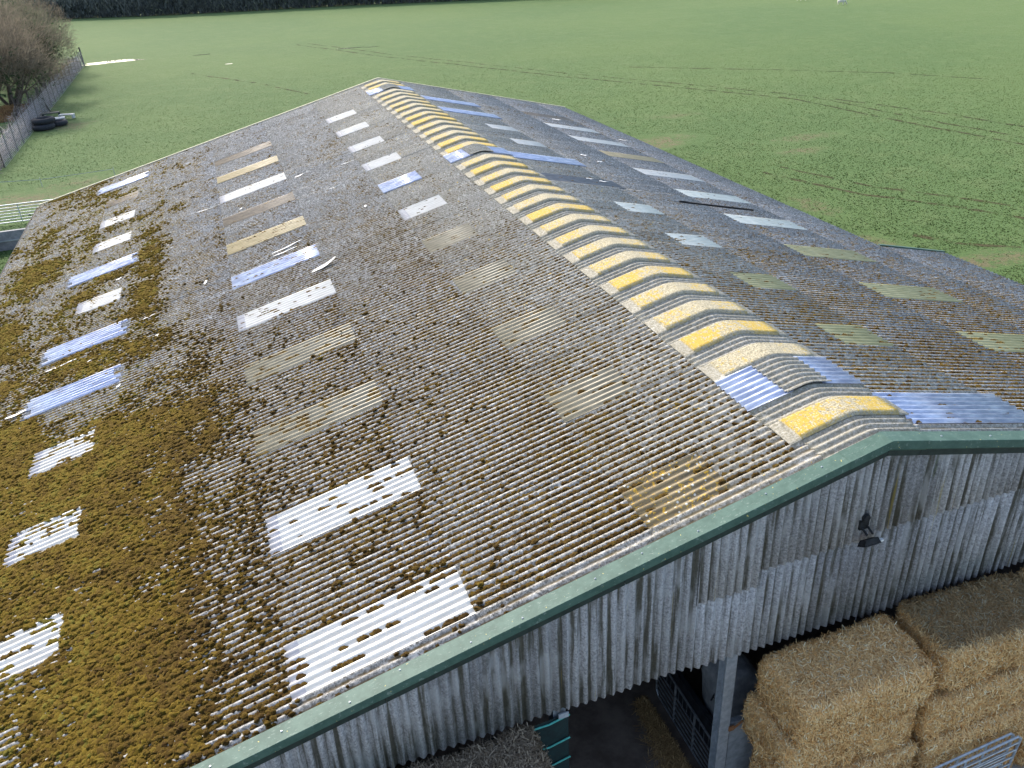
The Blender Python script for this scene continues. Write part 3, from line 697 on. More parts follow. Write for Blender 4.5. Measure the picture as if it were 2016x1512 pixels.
gate('inner_gate', (-1.93, .32), (-1.90, 2.5), GZ+.12, -6.18, 5, DSTL, 2, 14, 'dull steel barred gate standing inside the barn mouth')
gate('yard_gate', (.15, -1.62), (2.62, -1.52), -6.85, -5.66, 5, GALV, 3, 26, 'shiny galvanised gate leaning against the front of the straw stack', -.04)
gate('loop_hurdle', (.25, -1.70), (2.70, -1.60), -6.85, -5.68, 5, GALV, 1, 0, 'second galvanised hurdle leaning behind the shiny yard gate', -.04)
# bulk bag behind the column
bag = empty('bulk_bag', (-.88, 1.5, GZ), label='slumped pale bulk bag with dark lettering behind the column', cat='bag')
bm = bmesh.new(); bmesh.ops.create_icosphere(bm, subdivisions=4, radius=1)
for v in bm.verts:
    c = v.co; n_ = float(fbm(np.array([c.x*2+c.z]), np.array([c.y*2+3]), 9)[0]-.5)
    k = 1+.35*n_; sq = lambda q: math.copysign(abs(q)**.7, q)
    v.co = Vector((sq(c.x)*.50*k-.88, sq(c.y)*.48*k+1.5, GZ+.84+sq(c.z)*.84*(1+.2*n_)))
me = bpy.data.meshes.new('fabric'); bm.to_mesh(me); bm.free(); me.materials.append(SKIN_B); me.polygons.foreach_set('use_smooth', np.ones(len(me.polygons), bool)); obj('fabric', me, bag)
tc = bpy.data.curves.new('lettering', 'FONT'); tc.body = 'RS'; tc.size = .30; tc.extrude = .004; tc.materials.append(BLK)
tob = bpy.data.objects.new('tmp', tc); COL.objects.link(tob); bpy.context.view_layer.update()
lm_ = bpy.data.meshes.new_from_object(tob); bpy.data.objects.remove(tob)
to = obj('lettering', lm_, bag, Matrix.Translation((-1.44, 1.34, GZ+.98)) @ Matrix.Rotation(math.radians(-45), 4, 'Z') @ Matrix.Rotation(math.radians(84), 4, 'X') @ Matrix.Rotation(math.radians(-16), 4, 'Z'))
# green windbreak netting at the left of the opening
NET = M_plain('green_netting', (.003,.014,.015), (.005,.026,.026), 14, .7)
CORD = M_plain('turquoise_cord', (.06,.36,.31), (.10,.45,.39), 14, .6)
nt = empty('windbreak_netting', (-5.1, .1, GZ), label='dark green windbreak netting with turquoise cords beside the opening', cat='netting')
m = MB(); nn_ = 30; z0, z1 = GZ+.05, -3.66
v = []; f = []
for i in range(nn_+1):
    x = -9.2+(-4.83+9.2)*i/nn_; yy = -.02+.012*math.sin(x*5)
    v += [(x, yy, z0), (x, yy, z1+.01*math.sin(x*7))]
v += [(-4.83, .35, z0), (-4.83, .35, z1)]
f = [(2*i, 2*i+2, 2*i+3, 2*i+1) for i in range(nn_+1)]
obj('net', mesh('net', v, f, NET), nt)
for z in (-3.68, -4.18, -4.62, -5.1, -5.6, -6.2):
    m = MB(); m.beam((-9.2, -.045, z-.06), (-5.15, -.045, z-.04), .012, .03); m.beam((-5.15, -.045, z-.04), (-4.82, -.045, z+.04), .012, .03); m.build('cord', CORD, nt)
column(-4.95, .14, -3.4)
m = MB(); m.box((-5.0, -.06, -3.66), (-4.84, -.04, -3.56)); m.build('ratchet_plate', GALV, nt)

# ------------------------------------------------------------------ straw bales
def M_straw(name):
    k = NT(name); c = k.n('Attribute', attribute_name='col').outputs['Color']; P = k.pos()
    n = k.noise(P, 40, 2); c = k.mix(k.step(n, .3, .7), k.mix(.35, c, (.10,.055,.02)), c)
    return k.fin(c, .65, spec=.35)
STRAW = M_straw('straw')
STRAWC = M_plain('packed_straw', (.26,.12,.04), (.58,.31,.11), 26, .9, bump=1.0)
OLDC = M_plain('packed_old_straw', (.06,.045,.032), (.15,.12,.09), 26, .9, bump=1.0)
def rbox(u, fidx, hs, r):
    """point on a rounded box: u in [-1,1]^2 on face fidx -> pos, normal"""
    ax = fidx//2; sg = 1 if fidx % 2 else -1; p = np.zeros((len(u), 3)); o = [i for i in range(3) if i != ax]
    p[:, ax] = sg*hs[ax]; p[:, o[0]] = u[:, 0]*hs[o[0]]; p[:, o[1]] = u[:, 1]*hs[o[1]]
    inn = np.clip(p, -(hs-r), hs-r); d = p-inn; n = d/np.linalg.norm(d, axis=1)[:, None]; return inn+n*r, n
def bale_data(hs, seed, nst, faces=(0,1,2,3,5), old=False, wet=None, r=.15, wid=.0048):
    hs = np.array(hs); rng = np.random.default_rng(seed)
    def disp(p): return ((fbm(p[:, 0]*2.2+p[:, 2]*1.7+seed, p[:, 1]*2.2+p[:, 2]*1.1, seed)-.5)*.16 + (fbm(p[:, 0]*8+p[:, 2]*5, p[:, 1]*8-p[:, 2]*4, seed+3)-.5)*.06)
    V = []; F = []; m = 15
    for fi in range(6):
        g = np.linspace(-1, 1, m); U, Wv = np.meshgrid(g, g); p, n = rbox(np.stack([U.ravel(), Wv.ravel()], 1), fi, hs, r); p = p+n*disp(p)[:, None]
        b = sum(len(q) for q in V); V.append(p); ax = fi//2; flip = (fi % 2 == 0) ^ (ax == 1)
        for i in range(m-1):
            for j in range(m-1):
                q = (b+i*m+j, b+i*m+j+1, b+(i+1)*m+j+1, b+(i+1)*m+j); F.append(q[::-1] if flip else q)
    core = (np.concatenate(V), F)
    ar = np.array([{0: hs[1]*hs[2], 1: hs[0]*hs[2], 2: hs[0]*hs[1]}[f//2] for f in faces]); cnt = (nst*ar/ar.sum()).astype(int)
    P = []; N = []; FI = []
    for f_, c in zip(faces, cnt):
        p, n = rbox(rng.uniform(-1, 1, (c, 2)), f_, hs, r); P.append(p+n*disp(p)[:, None]); N.append(n); FI += [f_]*c
    P = np.concatenate(P); N = np.concatenate(N); FI = np.array(FI); M_ = len(P)
    d = rng.normal(0, 1, (M_, 3))
    dirn = np.zeros((M_, 3)); side = FI < 4; dirn[side, 2] = 1.3*np.sign(rng.normal(.6, 1, side.sum())); d = d+dirn*(rng.random(M_) < .75)[:, None]
    d -= (d*N).sum(1)[:, None]*N; d /= np.linalg.norm(d, axis=1)[:, None]
    tilt = np.abs(rng.normal(.08, .17, M_)); tilt[rng.random(M_) < .06] += .5
    d = d*np.cos(tilt)[:, None]+N*np.sin(tilt)[:, None]
    ln = rng.uniform(.07, .21, M_)*(.75 if old else 1.); w = rng.uniform(.7, 1.5, M_)*wid*(1.5 if old else 1)
    s = np.cross(d, N+rng.normal(0, .3, (M_, 3))); s /= np.linalg.norm(s, axis=1)[:, None]
    a = P-d*ln[:, None]*.4+N*.004; c = P+d*ln[:, None]*.25+N*(.010+rng.uniform(0, .012, M_))[:, None]; e = P+d*ln[:, None]*.6+N*(.004+rng.uniform(-.02, .02, M_))[:, None]
    if old: c += rng.normal(0, .012, (M_, 3)); e += rng.normal(0, .03, (M_, 3))
    q = [a-s*w[:, None], a+s*w[:, None], c-s*w[:, None], c+s*w[:, None], e-s*w[:, None]*.6, e+s*w[:, None]*.6]
    vv = np.stack(q, 1).reshape(-1, 3); base = np.arange(M_)[:, None]*6
    ff = np.concatenate([base+np.array([0, 1, 3, 2]), base+np.array([2, 3, 5, 4])])
    t = rng.random(M_)[:, None]
    if old: col = np.array([.13,.092,.058])*(1-t)+np.array([.42,.325,.22])*t
    else:
        col = np.array([.70,.35,.10])*(1-t)+np.array([.98,.68,.32])*t
        col[rng.random(M_) < .1] = (.95,.82,.52)
    if wet is not None:
        wv = np.clip(wet(P, N)+(fbm(P[:, 0]*3, P[:, 1]*3, 8)-.5)*.7, 0, 1)[:, None]; col = col*(1-.62*wv)+np.array([.03,.03,.02])*wv*.6
    colv = np.concatenate([np.repeat(col, 6, axis=0), np.ones((M_*6, 1))], 1)
    return core, (vv, ff, colv)
def make_bale(loc, hs, seed, nst, label, rz=0, ry=0, rx=0, old=False, wet=None, faces=(0,1,2,3,5), group='straw bales stacked against the gable'):
    core, (vv, ff, cc) = bale_data(hs, seed, nst, faces, old, wet)
    L_ = Matrix.Translation(loc) @ Matrix.Rotation(rz, 4, 'Z') @ Matrix.Rotation(ry, 4, 'Y') @ Matrix.Rotation(rx, 4, 'X')
    b = empty('straw_bale', (loc[0], loc[1], loc[2]-hs[2]), label=label, cat='bale', group=group)
    obj('core', mesh('core', core[0], core[1], OLDC if old else STRAWC, True), b, L_)
    me = mesh('loose_straw', vv, ff, STRAW); a = me.color_attributes.new('col', 'FLOAT_COLOR', 'POINT'); a.data.foreach_set('color', cc.astype(np.float32).ravel())
    obj('loose_straw', me, b, L_, kind='stuff'); return b
H = (1.20, .60, .43); zt = -3.57-.445
wet2 = lambda P, N: sst(.3, .8, N[:, 2])*sst(-.2, .25, P[:, 2])*(1-sst(.35, .62, -P[:, 1]))*1.25
make_bale((-.44, -.74, zt), H, 1, 30000, 'golden straw bale on top of the stack, next to the column', .015, 0, .02)
make_bale((2.18, -.72, zt+.07), H, 2, 30000, 'straw bale with dark damp top, between two golden top bales', -.02, .03, .05, wet=wet2)
make_bale((4.75, -.72, zt), H, 3, 9000, 'top straw bale at the far end of the stack from the column', .0, 0, 0)
z2 = zt-.90
make_bale((-.56, -.68, z2), H, 4, 22000, 'second layer straw bale jutting towards the column', -.03, 0, 0, faces=(0,1,2,5))
make_bale((2.02, -.76, z2), H, 5, 22000, 'second layer straw bale under the damp topped bale', .02, 0, 0, faces=(0,1,2,5))
make_bale((4.6, -.76, z2), H, 6, 5000, 'second layer straw bale at the far end from the column', 0, 0, 0, faces=(0,1,2,5))
z3 = z2-.90
make_bale((-.42, -.80, z3), H, 7, 14000, 'third layer straw bale below the jutting one', .02, 0, 0, faces=(0,1,2,5))
make_bale((2.12, -.84, z3), H, 8, 12000, 'third layer straw bale behind the yard gate', -.02, 0, 0, faces=(0,1,2,5))
make_bale((4.7, -.80, z3), H, 9, 3000, 'third layer straw bale at the far end from the column', 0, 0, 0, faces=(0,1,2,5))
hb = (z3-.445-GZ)/2; HB = (1.22, .60, hb)
for i, x in enumerate((-.5, 2.0, 4.6)): make_bale((x, -.78, GZ+hb), HB, 10+i, 2500, ['bottom straw bale resting on the ground beside the column', 'bottom straw bale on the ground behind the yard gate', 'bottom straw bale on the ground at the far end'][i], .01*i, faces=(0,1,2,5))
# weathered grey bale left of the opening
HO = (1.22, .55, .445); zo = -3.60-.445
make_bale((-6.66, -.60, zo), HO, 21, 26000, 'weathered grey straw bale beside the green netting', .0, .0, .0, True, group='weathered grey bales left of the opening')
make_bale((-6.60, -.66, zo-.9), HO, 22, 9000, 'weathered grey bale under the one beside the netting', .02, 0, 0, True, faces=(0,1,2,5), group='weathered grey bales left of the opening')
make_bale((-9.2, -.62, zo), HO, 23, 5000, 'weathered grey bale farther from the green netting', .0, 0, 0, True, group='weathered grey bales left of the opening')
make_bale((-6.63, -.62, zo-1.8), HO, 24, 4000, 'third weathered grey bale down beside the netting', 0, 0, 0, True, faces=(0,1,2,5), group='weathered grey bales left of the opening')
hh = (zo-1.8-.445-GZ)/2
make_bale((-6.63, -.62, GZ+hh), (1.22, .52, hh), 25, 2000, 'lowest weathered grey bale resting on the yard', 0, 0, 0, True, faces=(0,1,2,5), group='weathered grey bales left of the opening')
# loose straw along the foot of the inner gate
rng = np.random.default_rng(5); m_ = 5000; t = rng.random(m_); y = .1+t*2.4; x = -2.15-np.abs(rng.normal(0, .17, m_))*(1.5-t*.9); hgt = .16*np.exp(-((x+2.15)/.22)**2)*(1.2-t*.8)*rng.random(m_)
d = rng.normal(0, 1, (m_, 3)); d[:, 2] *= .25; d /= np.linalg.norm(d, axis=1)[:, None]; s = np.cross(d, [0, 0, 1]); s /= np.linalg.norm(s, axis=1)[:, None]; ln = rng.uniform(.08, .22, m_)[:, None]
p = np.stack([x, y, GZ+.02+hgt], 1); q = [p-d*ln/2-s*.004, p-d*ln/2+s*.004, p+d*ln/2+s*.004, p+d*ln/2-s*.004]
vv = np.stack(q, 1).reshape(-1, 3); ff = (np.arange(m_)[:, None]*4+np.array([0, 1, 2, 3])); vv[:, 2] = np.maximum(vv[:, 2], GZ+.012)
me = mesh('spilt_straw', vv, ff, STRAW); tt = rng.random(m_)[:, None]; cc = np.concatenate([np.repeat(np.array([.30,.16,.06])*(1-tt)+np.array([.55,.36,.16])*tt, 4, axis=0), np.ones((m_*4, 1))], 1)
a = me.color_attributes.new('col', 'FLOAT_COLOR', 'POINT'); a.data.foreach_set('color', cc.astype(np.float32).ravel()); obj('spilt_straw', me, label='loose straw spilt along the foot of the inner gate', kind='stuff')

# ------------------------------------------------------------------ trees, hedge, fence and the far field
BARK = M_plain('bark', (.055,.042,.034), (.13,.105,.085), 5, .95)
def M_twig():
    k = NT('bare_twigs'); c = k.n('Attribute', attribute_name='col').outputs['Color']; tr = k.n('BsdfTranslucent'); k.l(c, tr.inputs[0]); mx = k.n('MixShader'); mx.inputs[0].default_value = .4
    k.fin(c, .9, spec=.1); k.l(k.b.outputs[0], mx.inputs[1]); k.l(tr.outputs[0], mx.inputs[2]); k.l(mx.outputs[0], k.out.inputs[0]); return k.m
TWIG = M_twig()
def strips(A, B, w, col, rng):
    """thin tapering blades from A to B"""
    d = B-A; s = np.cross(d, rng.normal(0, 1, d.shape)); s /= np.linalg.norm(s, axis=1)[:, None]+1e-9; w = np.asarray(w)[:, None]
    q = np.stack([A-s*w/2, A+s*w/2, B+s*w*.2, B-s*w*.2], 1).reshape(-1, 3); f = np.arange(len(A))[:, None]*4+np.array([0, 1, 2, 3])
    return q, f, np.concatenate([np.repeat(col, 4, axis=0), np.ones((len(A)*4, 1))], 1)
def colmesh(name, q, f, c, mat):
    me = mesh(name, q, f, mat); a = me.color_attributes.new('col', 'FLOAT_COLOR', 'POINT'); a.data.foreach_set('color', c.astype(np.float32).ravel()); return me
def bare_tree(x, y, h, spread, seed, label, col0, col1, ivy=0, ntw=9000, lowc=.12, name='bare_tree', lean=0):
    rng = np.random.default_rng(seed); t = empty(name, (x, y, GZ), label=label, cat='tree', group='bare winter trees behind the fence')
    m = MB(); tips = []
    def grow(p, d, ln, r, lvl):
        n = 3; 
        for i in range(n):
            d2 = d+rng.normal(0, .16, 3); d2[2] += .05; d2 /= np.linalg.norm(d2); e = p+d2*ln/n
            m.tube(p, e, r, r*.84, 5, cap=False); p, d, r = e, d2, r*.84
            if lvl >= 1: tips.append((p, d, lvl))
        if lvl < 3:
            for _ in range(3 if lvl == 0 else rng.integers(2, 4)):
                nd = d+rng.normal(0, .62, 3)*np.array([1, 1, .6]); nd /= np.linalg.norm(nd); grow(p, nd, ln*rng.uniform(.55, .8), r*.62, lvl+1)
    for s_ in range(rng.integers(3, 5)):
        a = rng.uniform(0, 6.28); d = np.array([math.cos(a)*.55+lean, math.sin(a)*.55, 1.]); d /= np.linalg.norm(d)
        grow(np.array([x+.3*math.cos(a), y+.3*math.sin(a), GZ-.1]), d, h*.36, h*.02, 0)
    m.build('trunk', BARK, t)
    T = np.array([q[0] for q in tips]); idx = rng.integers(0, len(T), ntw)
    # twig cloud: ragged dome round the limb ends
    u = rng.normal(0, 1, (ntw, 3)); u /= np.linalg.norm(u, axis=1)[:, None]; rad = rng.random(ntw)**.45
    dome = np.array([x+lean*h*.4, y, GZ+h*(.5+lowc*.5)]) + u*rad[:, None]*np.array([spread, spread, h*.5*(1-lowc)])
    lump = fbm(dome[:, 0]/1.1+dome[:, 2]/1.3, dome[:, 1]/1.1+seed, seed, 3)
    A = np.where((rng.random(ntw) < .62)[:, None], dome, T[idx]+rng.normal(0, .5, (ntw, 3))); keep = (lump > .40) & (A[:, 2] > GZ+.15)
    A = A[keep]; n = len(A); dirv = (A-np.array([x, y, GZ+h*.3])); dirv /= np.linalg.norm(dirv, axis=1)[:, None]; dirv += rng.normal(0, .55, (n, 3)); dirv[:, 2] += .25; dirv /= np.linalg.norm(dirv, axis=1)[:, None]
    B = A+dirv*rng.uniform(.3, 1.0, (n, 1)); tt = rng.random((n, 1))*.8+.2*lump[keep][:, None]
    col = np.array(col0)*(1-tt)+np.array(col1)*tt; w = rng.uniform(.018, .045, n)
    q, f, c = strips(A, B, w, col, rng); obj('crown', colmesh('crown', q, f, c, TWIG), t)
    if ivy:
        P = T[rng.integers(0, len(T), ivy)]*.55+np.array([x, y, GZ+h*.4])*.45+rng.normal(0, spread*.24, (ivy, 3)); P[:, 2] = np.maximum(P[:, 2], GZ+.3)
        q, f, c = strips(P, P+rng.normal(0, .16, (ivy, 3)), rng.uniform(.10, .22, ivy), np.array([.022,.045,.018])*(1-(k_ := rng.random((ivy, 1))))+np.array([.07,.105,.05])*k_, rng)
        obj('ivy', colmesh('ivy', q, f, c, TWIG), t, kind='stuff')
    return t
GB0, GB1 = (.08,.068,.052), (.25,.215,.165); GG0, GG1 = (.07,.072,.05), (.21,.21,.145)
bare_tree(-26.5, 84.5, 8.5, 4.08, 31, 'multi stemmed bare tree, the one nearest the tyres', GB0, GB1, 500, 15000, .28)
bare_tree(-27.9, 93, 9.5, 4.56, 32, 'brown twiggy bare tree behind the two thick posts', GB0, GB1, 1500, 13000, .15)
bare_tree(-25.9, 104, 8.0, 3.96, 33, 'dark ivy clad tree leaning over the wire fence', GG0, GG1, 4200, 11000, .1, lean=.06)
bare_tree(-30.8, 101, 11, 5.04, 34, 'tall bare tree behind the ivy clad tree', GB0, GB1, 1200, 12000, .15)
bare_tree(-27.3, 116, 9, 4.32, 35, 'bare tree just short of the end of the fence', GB0, GB1, 2500, 10000, .08)
bare_tree(-32.8, 113, 11, 5.40, 36, 'spreading bare tree behind the end of the fence', GG0, GG1, 1500, 11000, .1)
bare_tree(-33.8, 130, 10, 5.40, 37, 'bare tree beyond the end of the fence', GG0, GG1, 2500, 10000, .05)
bare_tree(-32.8, 88, 10, 4.80, 38, 'bare tree set back behind the thick posts', GB0, GB1, 900, 12000, .1)
bare_tree(-41.3, 150, 10, 6.00, 39, 'bare tree where the fence line meets the far hedge', GG0, GG1, 2500, 9000, .02)
bare_tree(-43.3, 178, 10, 7.20, 40, 'last bare tree before the far hedge', GG0, GG1, 2500, 9000, .02)
# far hedge
rng = np.random.default_rng(44); HP = np.array([(-75,228),(-38.3,210),(-17.2,198),(3.2,190.8),(23.7,185),(51.2,172),(80,160)]); nH = 120000
seg = np.linalg.norm(np.diff(HP, axis=0), axis=1); cum = np.r_[0, np.cumsum(seg)]; tl = rng.uniform(0, cum[-1], nH)
cx = np.interp(tl, cum, HP[:, 0]); cy = np.interp(tl, cum, HP[:, 1]); hmax = 8.0+2.5*(fbm(tl/5, tl*0, 2)-.3); zz = rng.random(nH)**.8*hmax
wv = 2.4*np.sqrt(np.clip(1-(zz/hmax)**2, .05, 1)); A = np.stack([cx+rng.normal(0, .3, nH), cy+4.2+rng.uniform(-1, 1, nH)*wv, GZ+zz], 1); upf = (zz/hmax)
lump = fbm(tl/1.3, zz/1.2, 6); A = A[lump > .22]; lm = lump[lump > .22]; n = len(A); d = rng.normal(0, .5, (n, 3)); d[:, 2] += .8
tt = rng.random((n, 1)); gr = sst(60, 130, tl[lump > .22])[:, None]
col = (1.9*(np.array([.05,.056,.05])*(1-tt)+np.array([.24,.24,.19])*tt))*(1-gr*.6)+gr*.6*(1.9*(np.array([.05,.08,.03])*(1-tt)+np.array([.16,.23,.09])*tt))
q, f, c = strips(A, A+d*rng.uniform(.3, .8, (n, 1)), rng.uniform(.10, .30, n), col, rng)
A2 = np.stack([np.interp(u_ := rng.uniform(0, cum[-1], 45000), cum, HP[:, 0]), np.interp(u_, cum, HP[:, 1])+3.0+rng.uniform(-1.6, 2, 45000), GZ+rng.random(45000)*3.2], 1)
d2 = rng.normal(0, .35, (45000, 3)); d2[:, 2] += .9; t2 = rng.random((45000, 1))
q2, f2, c2 = strips(A2, A2+d2*rng.uniform(.4, .9, (45000, 1)), rng.uniform(.12, .35, 45000), 1.9*(np.array([.03,.033,.032])*(1-t2)+np.array([.12,.125,.115])*t2), rng)
f2 = f2+len(q); q = np.concatenate([q, q2]); f = np.concatenate([f, f2]); c = np.concatenate([c, c2])
hg = empty('hedge', (3, 195, GZ), label='tall dark winter hedge along the far edge of the field', cat='hedge')
obj('foliage', colmesh('foliage', q, f, c, TWIG), hg, kind='stuff')
m = MB()
for i in range(70):
    t_ = cum[-1]*(i+.5)/70; x = np.interp(t_, cum, HP[:, 0]); y = np.interp(t_, cum, HP[:, 1])+4.2; m.tube((x, y, GZ-.1), (x+.4*rng.normal(), y, GZ+3.2), .12, .05, 5)
m.build('stem', BARK, hg)
m = MB()
for i in range(14):
    t_ = cum[-1]*(.24+.03*i); x = np.interp(t_, cum, HP[:, 0]); y = np.interp(t_, cum, HP[:, 1])
# wire fence along the left boundary
fence = empty('wire_fence', (-23.5, 92, GZ), label='tall grey wire netting fence with thin posts along the trees', cat='fence')
FX = -23.5
pm = None
for i in range(21):
    y = 62+2.95*i; tx = random.uniform(-.10, .06); m = MB(); m.tube((FX, y, GZ-.1), (FX+tx, y+random.uniform(-.1, .1), GZ+2.25+random.uniform(-.15, .2)), .05, .045, 6); m.build('fence_post', WOOD, fence)
m = MB(); m.tube((FX, 121.1, GZ-.1), (FX-.05, 121.1, GZ+2.25), .10, .09, 8); m.build('end_post', WOOD, fence); m = MB(); m.tube((FX, 121, GZ+.1), (FX, 118.6, GZ+1.9), .06, .06, 6); m.build('strut', WOOD, fence)
NETW = M_plain('weathered_netting', (.42,.41,.43), (.62,.61,.64), 6, .8)
m = MB()
for i in range(330):
    y = 62+59*i/330; m.add([(FX+.06, y, GZ), (FX+.06, y+.014, GZ), (FX+.03, y+.014, GZ+1.8), (FX+.03, y, GZ+1.8)], [(0, 1, 2, 3)])
for i in range(15): 
    z = GZ+1.8*i/14; m.add([(FX+.05, 62, z), (FX+.05, 121, z), (FX+.05, 121, z+.02), (FX+.05, 62, z+.02)], [(0, 1, 2, 3)])
m.build('netting', NETW, fence, kind='stuff')
# dead brambles and grasses growing through the fence
nb = 15000; y = rng.uniform(58, 121, nb); x = FX-.1-np.abs(rng.normal(0, .7, nb)); hh_ = rng.random(nb)**1.4*(1.15+.5*vnoise(y/2, x*0, 3)); hh_ *= np.where(y < 77, .8, 1)
A = np.stack([x, y, GZ+hh_], 1); d = rng.normal(0, .5, (nb, 3)); d[:, 2] += .3; tt = rng.random((nb, 1))
q, f, c = strips(A, A+d*rng.uniform(.15, .5, (nb, 1)), rng.uniform(.02, .06, nb), np.array([.13,.115,.12])*(1-tt)+np.array([.42,.385,.39])*tt, rng)
obj('bramble', colmesh('bramble', q, f, c, TWIG), label='grey dead brambles growing through the wire fence', kind='stuff')
nb = 9000; y = rng.uniform(82, 92, nb); x = rng.uniform(-28.5, -24, nb); A = np.stack([x, y, np.full(nb, GZ)], 1); d = rng.normal(0, .4, (nb, 3)); d[:, 2] = np.abs(d[:, 2])*.6+.1; tt = rng.random((nb, 1))
q, f, c = strips(A, A+d*rng.uniform(.1, .4, (nb, 1)), rng.uniform(.03, .07, nb), np.array([.14,.075,.045])*(1-tt)+np.array([.36,.25,.13])*tt, rng)
obj('leaf_litter', colmesh('leaf_litter', q, f, c, TWIG), label='russet dead leaves and grass under the bare trees', kind='stuff')
# two thick timber posts, tyres and boards
for x, y, h_, lb in ((-23.7, 85.0, 2.4, 'thick dark timber post with side strut, beside the boards'), (-24.9, 86.5, 2.1, 'slimmer dark timber post behind the thick one')):
    p_ = empty('timber_post', (x, y, GZ), label=lb, cat='post'); m = MB(); m.tube((x, y, GZ-.2), (x-.12, y, GZ+h_), .17 if h_ > 2.3 else .12, .15 if h_ > 2.3 else .10, 9); m.build('shaft', WOOD, p_)
    if h_ > 2.3: m = MB(); m.tube((x+.5, y+.1, GZ), (x+.05, y, GZ+h_*.62), .06, .06, 7); m.build('strut', WOOD, p_)
def torus(cx, cy, cz, R, r, tilt=0, lugs=True):
    m = MB(); nu, nv = 36, 12; v = []; f = []
    for i in range(nu):
        a = 2*math.pi*i/nu
        for j in range(nv):
            b = 2*math.pi*j/nv; k_ = 1.06 if (lugs and i % 2 and math.cos(b) > .2) else 1; rx = R+r*.8*math.cos(b)*k_; zz_ = r*math.sin(b)*.9
            v.append((cx+rx*math.cos(a), cy+rx*math.sin(a), cz+zz_+tilt*rx*math.cos(a)))
    f = [(i*nv+j, ((i+1) % nu)*nv+j, ((i+1) % nu)*nv+(j+1) % nv, i*nv+(j+1) % nv) for i in range(nu) for j in range(nv)]
    return m.add(v, f)
for (x, y, z, R, r, lb) in ((-22.6, 76.0, GZ+.25, .72, .26, 'lower tractor tyre lying flat under another tyre'), (-22.5, 76.2, GZ+.74, .74, .26, 'upper tractor tyre lying flat on another tyre by the boards'), (-21.6, 77.2, GZ+.24, .62, .24, 'smaller tyre lying in the grass below the boards')):
    t = empty('tractor_tyre', (x, y, GZ), label=lb, cat='tyre', group='tyres dumped by the fence'); torus(x, y, z, R, r, .02).build('tread', TYRE, t)
for i, (x, y, z, lx, ly, a, lb) in enumerate(((-22.0, 79.2, GZ+.30, 1.5, .9, .1, 'pale board lying beside the tyres'), (-21.2, 80.4, GZ+.35, 1.3, .5, -.3, 'narrow grey board sticking out over the grass'), (-22.6, 81.2, GZ+.5, 1.5, .8, .2, 'dark green sheet lying on the pile of boards'))):
    m = MB(); m.box((-lx/2, -ly/2, 0), (lx/2, ly/2, .07)); m.box((-lx/2, -ly/2+.05, -.3), (-lx/2+.15, ly/2-.05, 0)); m.box((lx/2-.15, -ly/2+.05, -.3), (lx/2, ly/2-.05, 0))
    obj('scrap_board', mesh('scrap_board', m.v, m.f, BOARD if i < 2 else NET), None, Matrix.Translation((x, y, z)) @ Matrix.Rotation(a, 4, 'Z'), label=lb, cat='board', group='boards dumped by the fence')
# yard gates beyond the left eave
gate('field_gate', (-24.5, 45.9), (-17.6, 45.7), GZ+.15, -6.15, 5, GALV, 2, 0, 'long galvanised field gate beyond the left eave', rr=.03)
cw = empty('trough_wall', (-19.5, 40.9, GZ), label='low blue grey concrete trough wall beyond the left eave', cat='wall')
m = MB(); m.box((-20.6, 40.75, GZ), (-17.4, 40.95, GZ+1.0)); m.build('panel', CONC, cw); m = MB(); m.box((-20.9, 38.2, GZ), (-20.62, 40.95, GZ+1.05)); m.build('end_panel', CONC, cw); m = MB(); m.box((-20.6, 40.70, GZ+.48), (-17.4, 40.748, GZ+.53)); m.build('rail', GALV, cw)
m = MB(); m.tube((-24.5, 55.5, GZ+.5), (-20, 54.4, GZ+.48), .012, .012, 5); m.tube((-20, 54.4, GZ+.48), (-15.5, 54.8, GZ+.5), .012, .012, 5)
for x, y in ((-24.5, 55.5), (-20, 54.4), (-15.5, 54.8)): m.tube((x, y, GZ), (x, y, GZ+.6), .02, .02, 6)
m.build('electric_wire', GALV, None, label='thin electric fence wire on stakes near the muddy grass', cat='fence wire')

# ------------------------------------------------------------------ sheep
WOOL = M_plain('wool', (.50,.46,.37), (.70,.66,.56), 9, 1); FACE = M_plain('sheep_face', (.05,.045,.04), (.10,.09,.08), 9, .9)
def sheep(x, y, rz, label, lying=False):
    J = [(0,0,.62,.24),(.35,0,.64,.25),(-.38,0,.63,.25),(-.58,0,.60,.16),(.56,0,.66,.15),(.74,0,.46,.10),(.86,0,.22,.085),(.98,0,.10,.055)]
    E_ = [(0,1),(0,2),(2,3),(1,4),(4,5),(5,6),(6,7)]
    for sx, par in ((.38,1),(-.42,2)):
        for sy in (-.14,.14):
            i = len(J); J += [(sx,sy,.40,.085),(sx-.03,sy,.22,.045),(sx,sy,.03,.04)]; E_ += [(par,i),(i,i+1),(i+1,i+2)]
    me = bpy.data.meshes.new('sheep'); me.from_pydata([j[:3] for j in J], E_, []); me.materials.append(WOOL)
    o = obj('sheep', me, None, Matrix.Translation((x, y, GZ)) @ Matrix.Rotation(rz, 4, 'Z'), label=label, cat='sheep', group='sheep grazing far out in the field')
    md = o.modifiers.new('skin', 'SKIN'); md.use_smooth_shade = True
    for i, j in enumerate(J): me.skin_vertices[0].data[i].radius = (j[3], j[3])
    me.skin_vertices[0].data[0].use_root = True; o.modifiers.new('sub', 'SUBSURF').levels = 2; o.modifiers['sub'].render_levels = 2
    return o
sheep(88.9, 112.2, -.5, 'pale sheep grazing with its head down, the lower of two'); sheep(89.2, 122.3, 2.4, 'pale sheep farther off, cut by the picture edge')

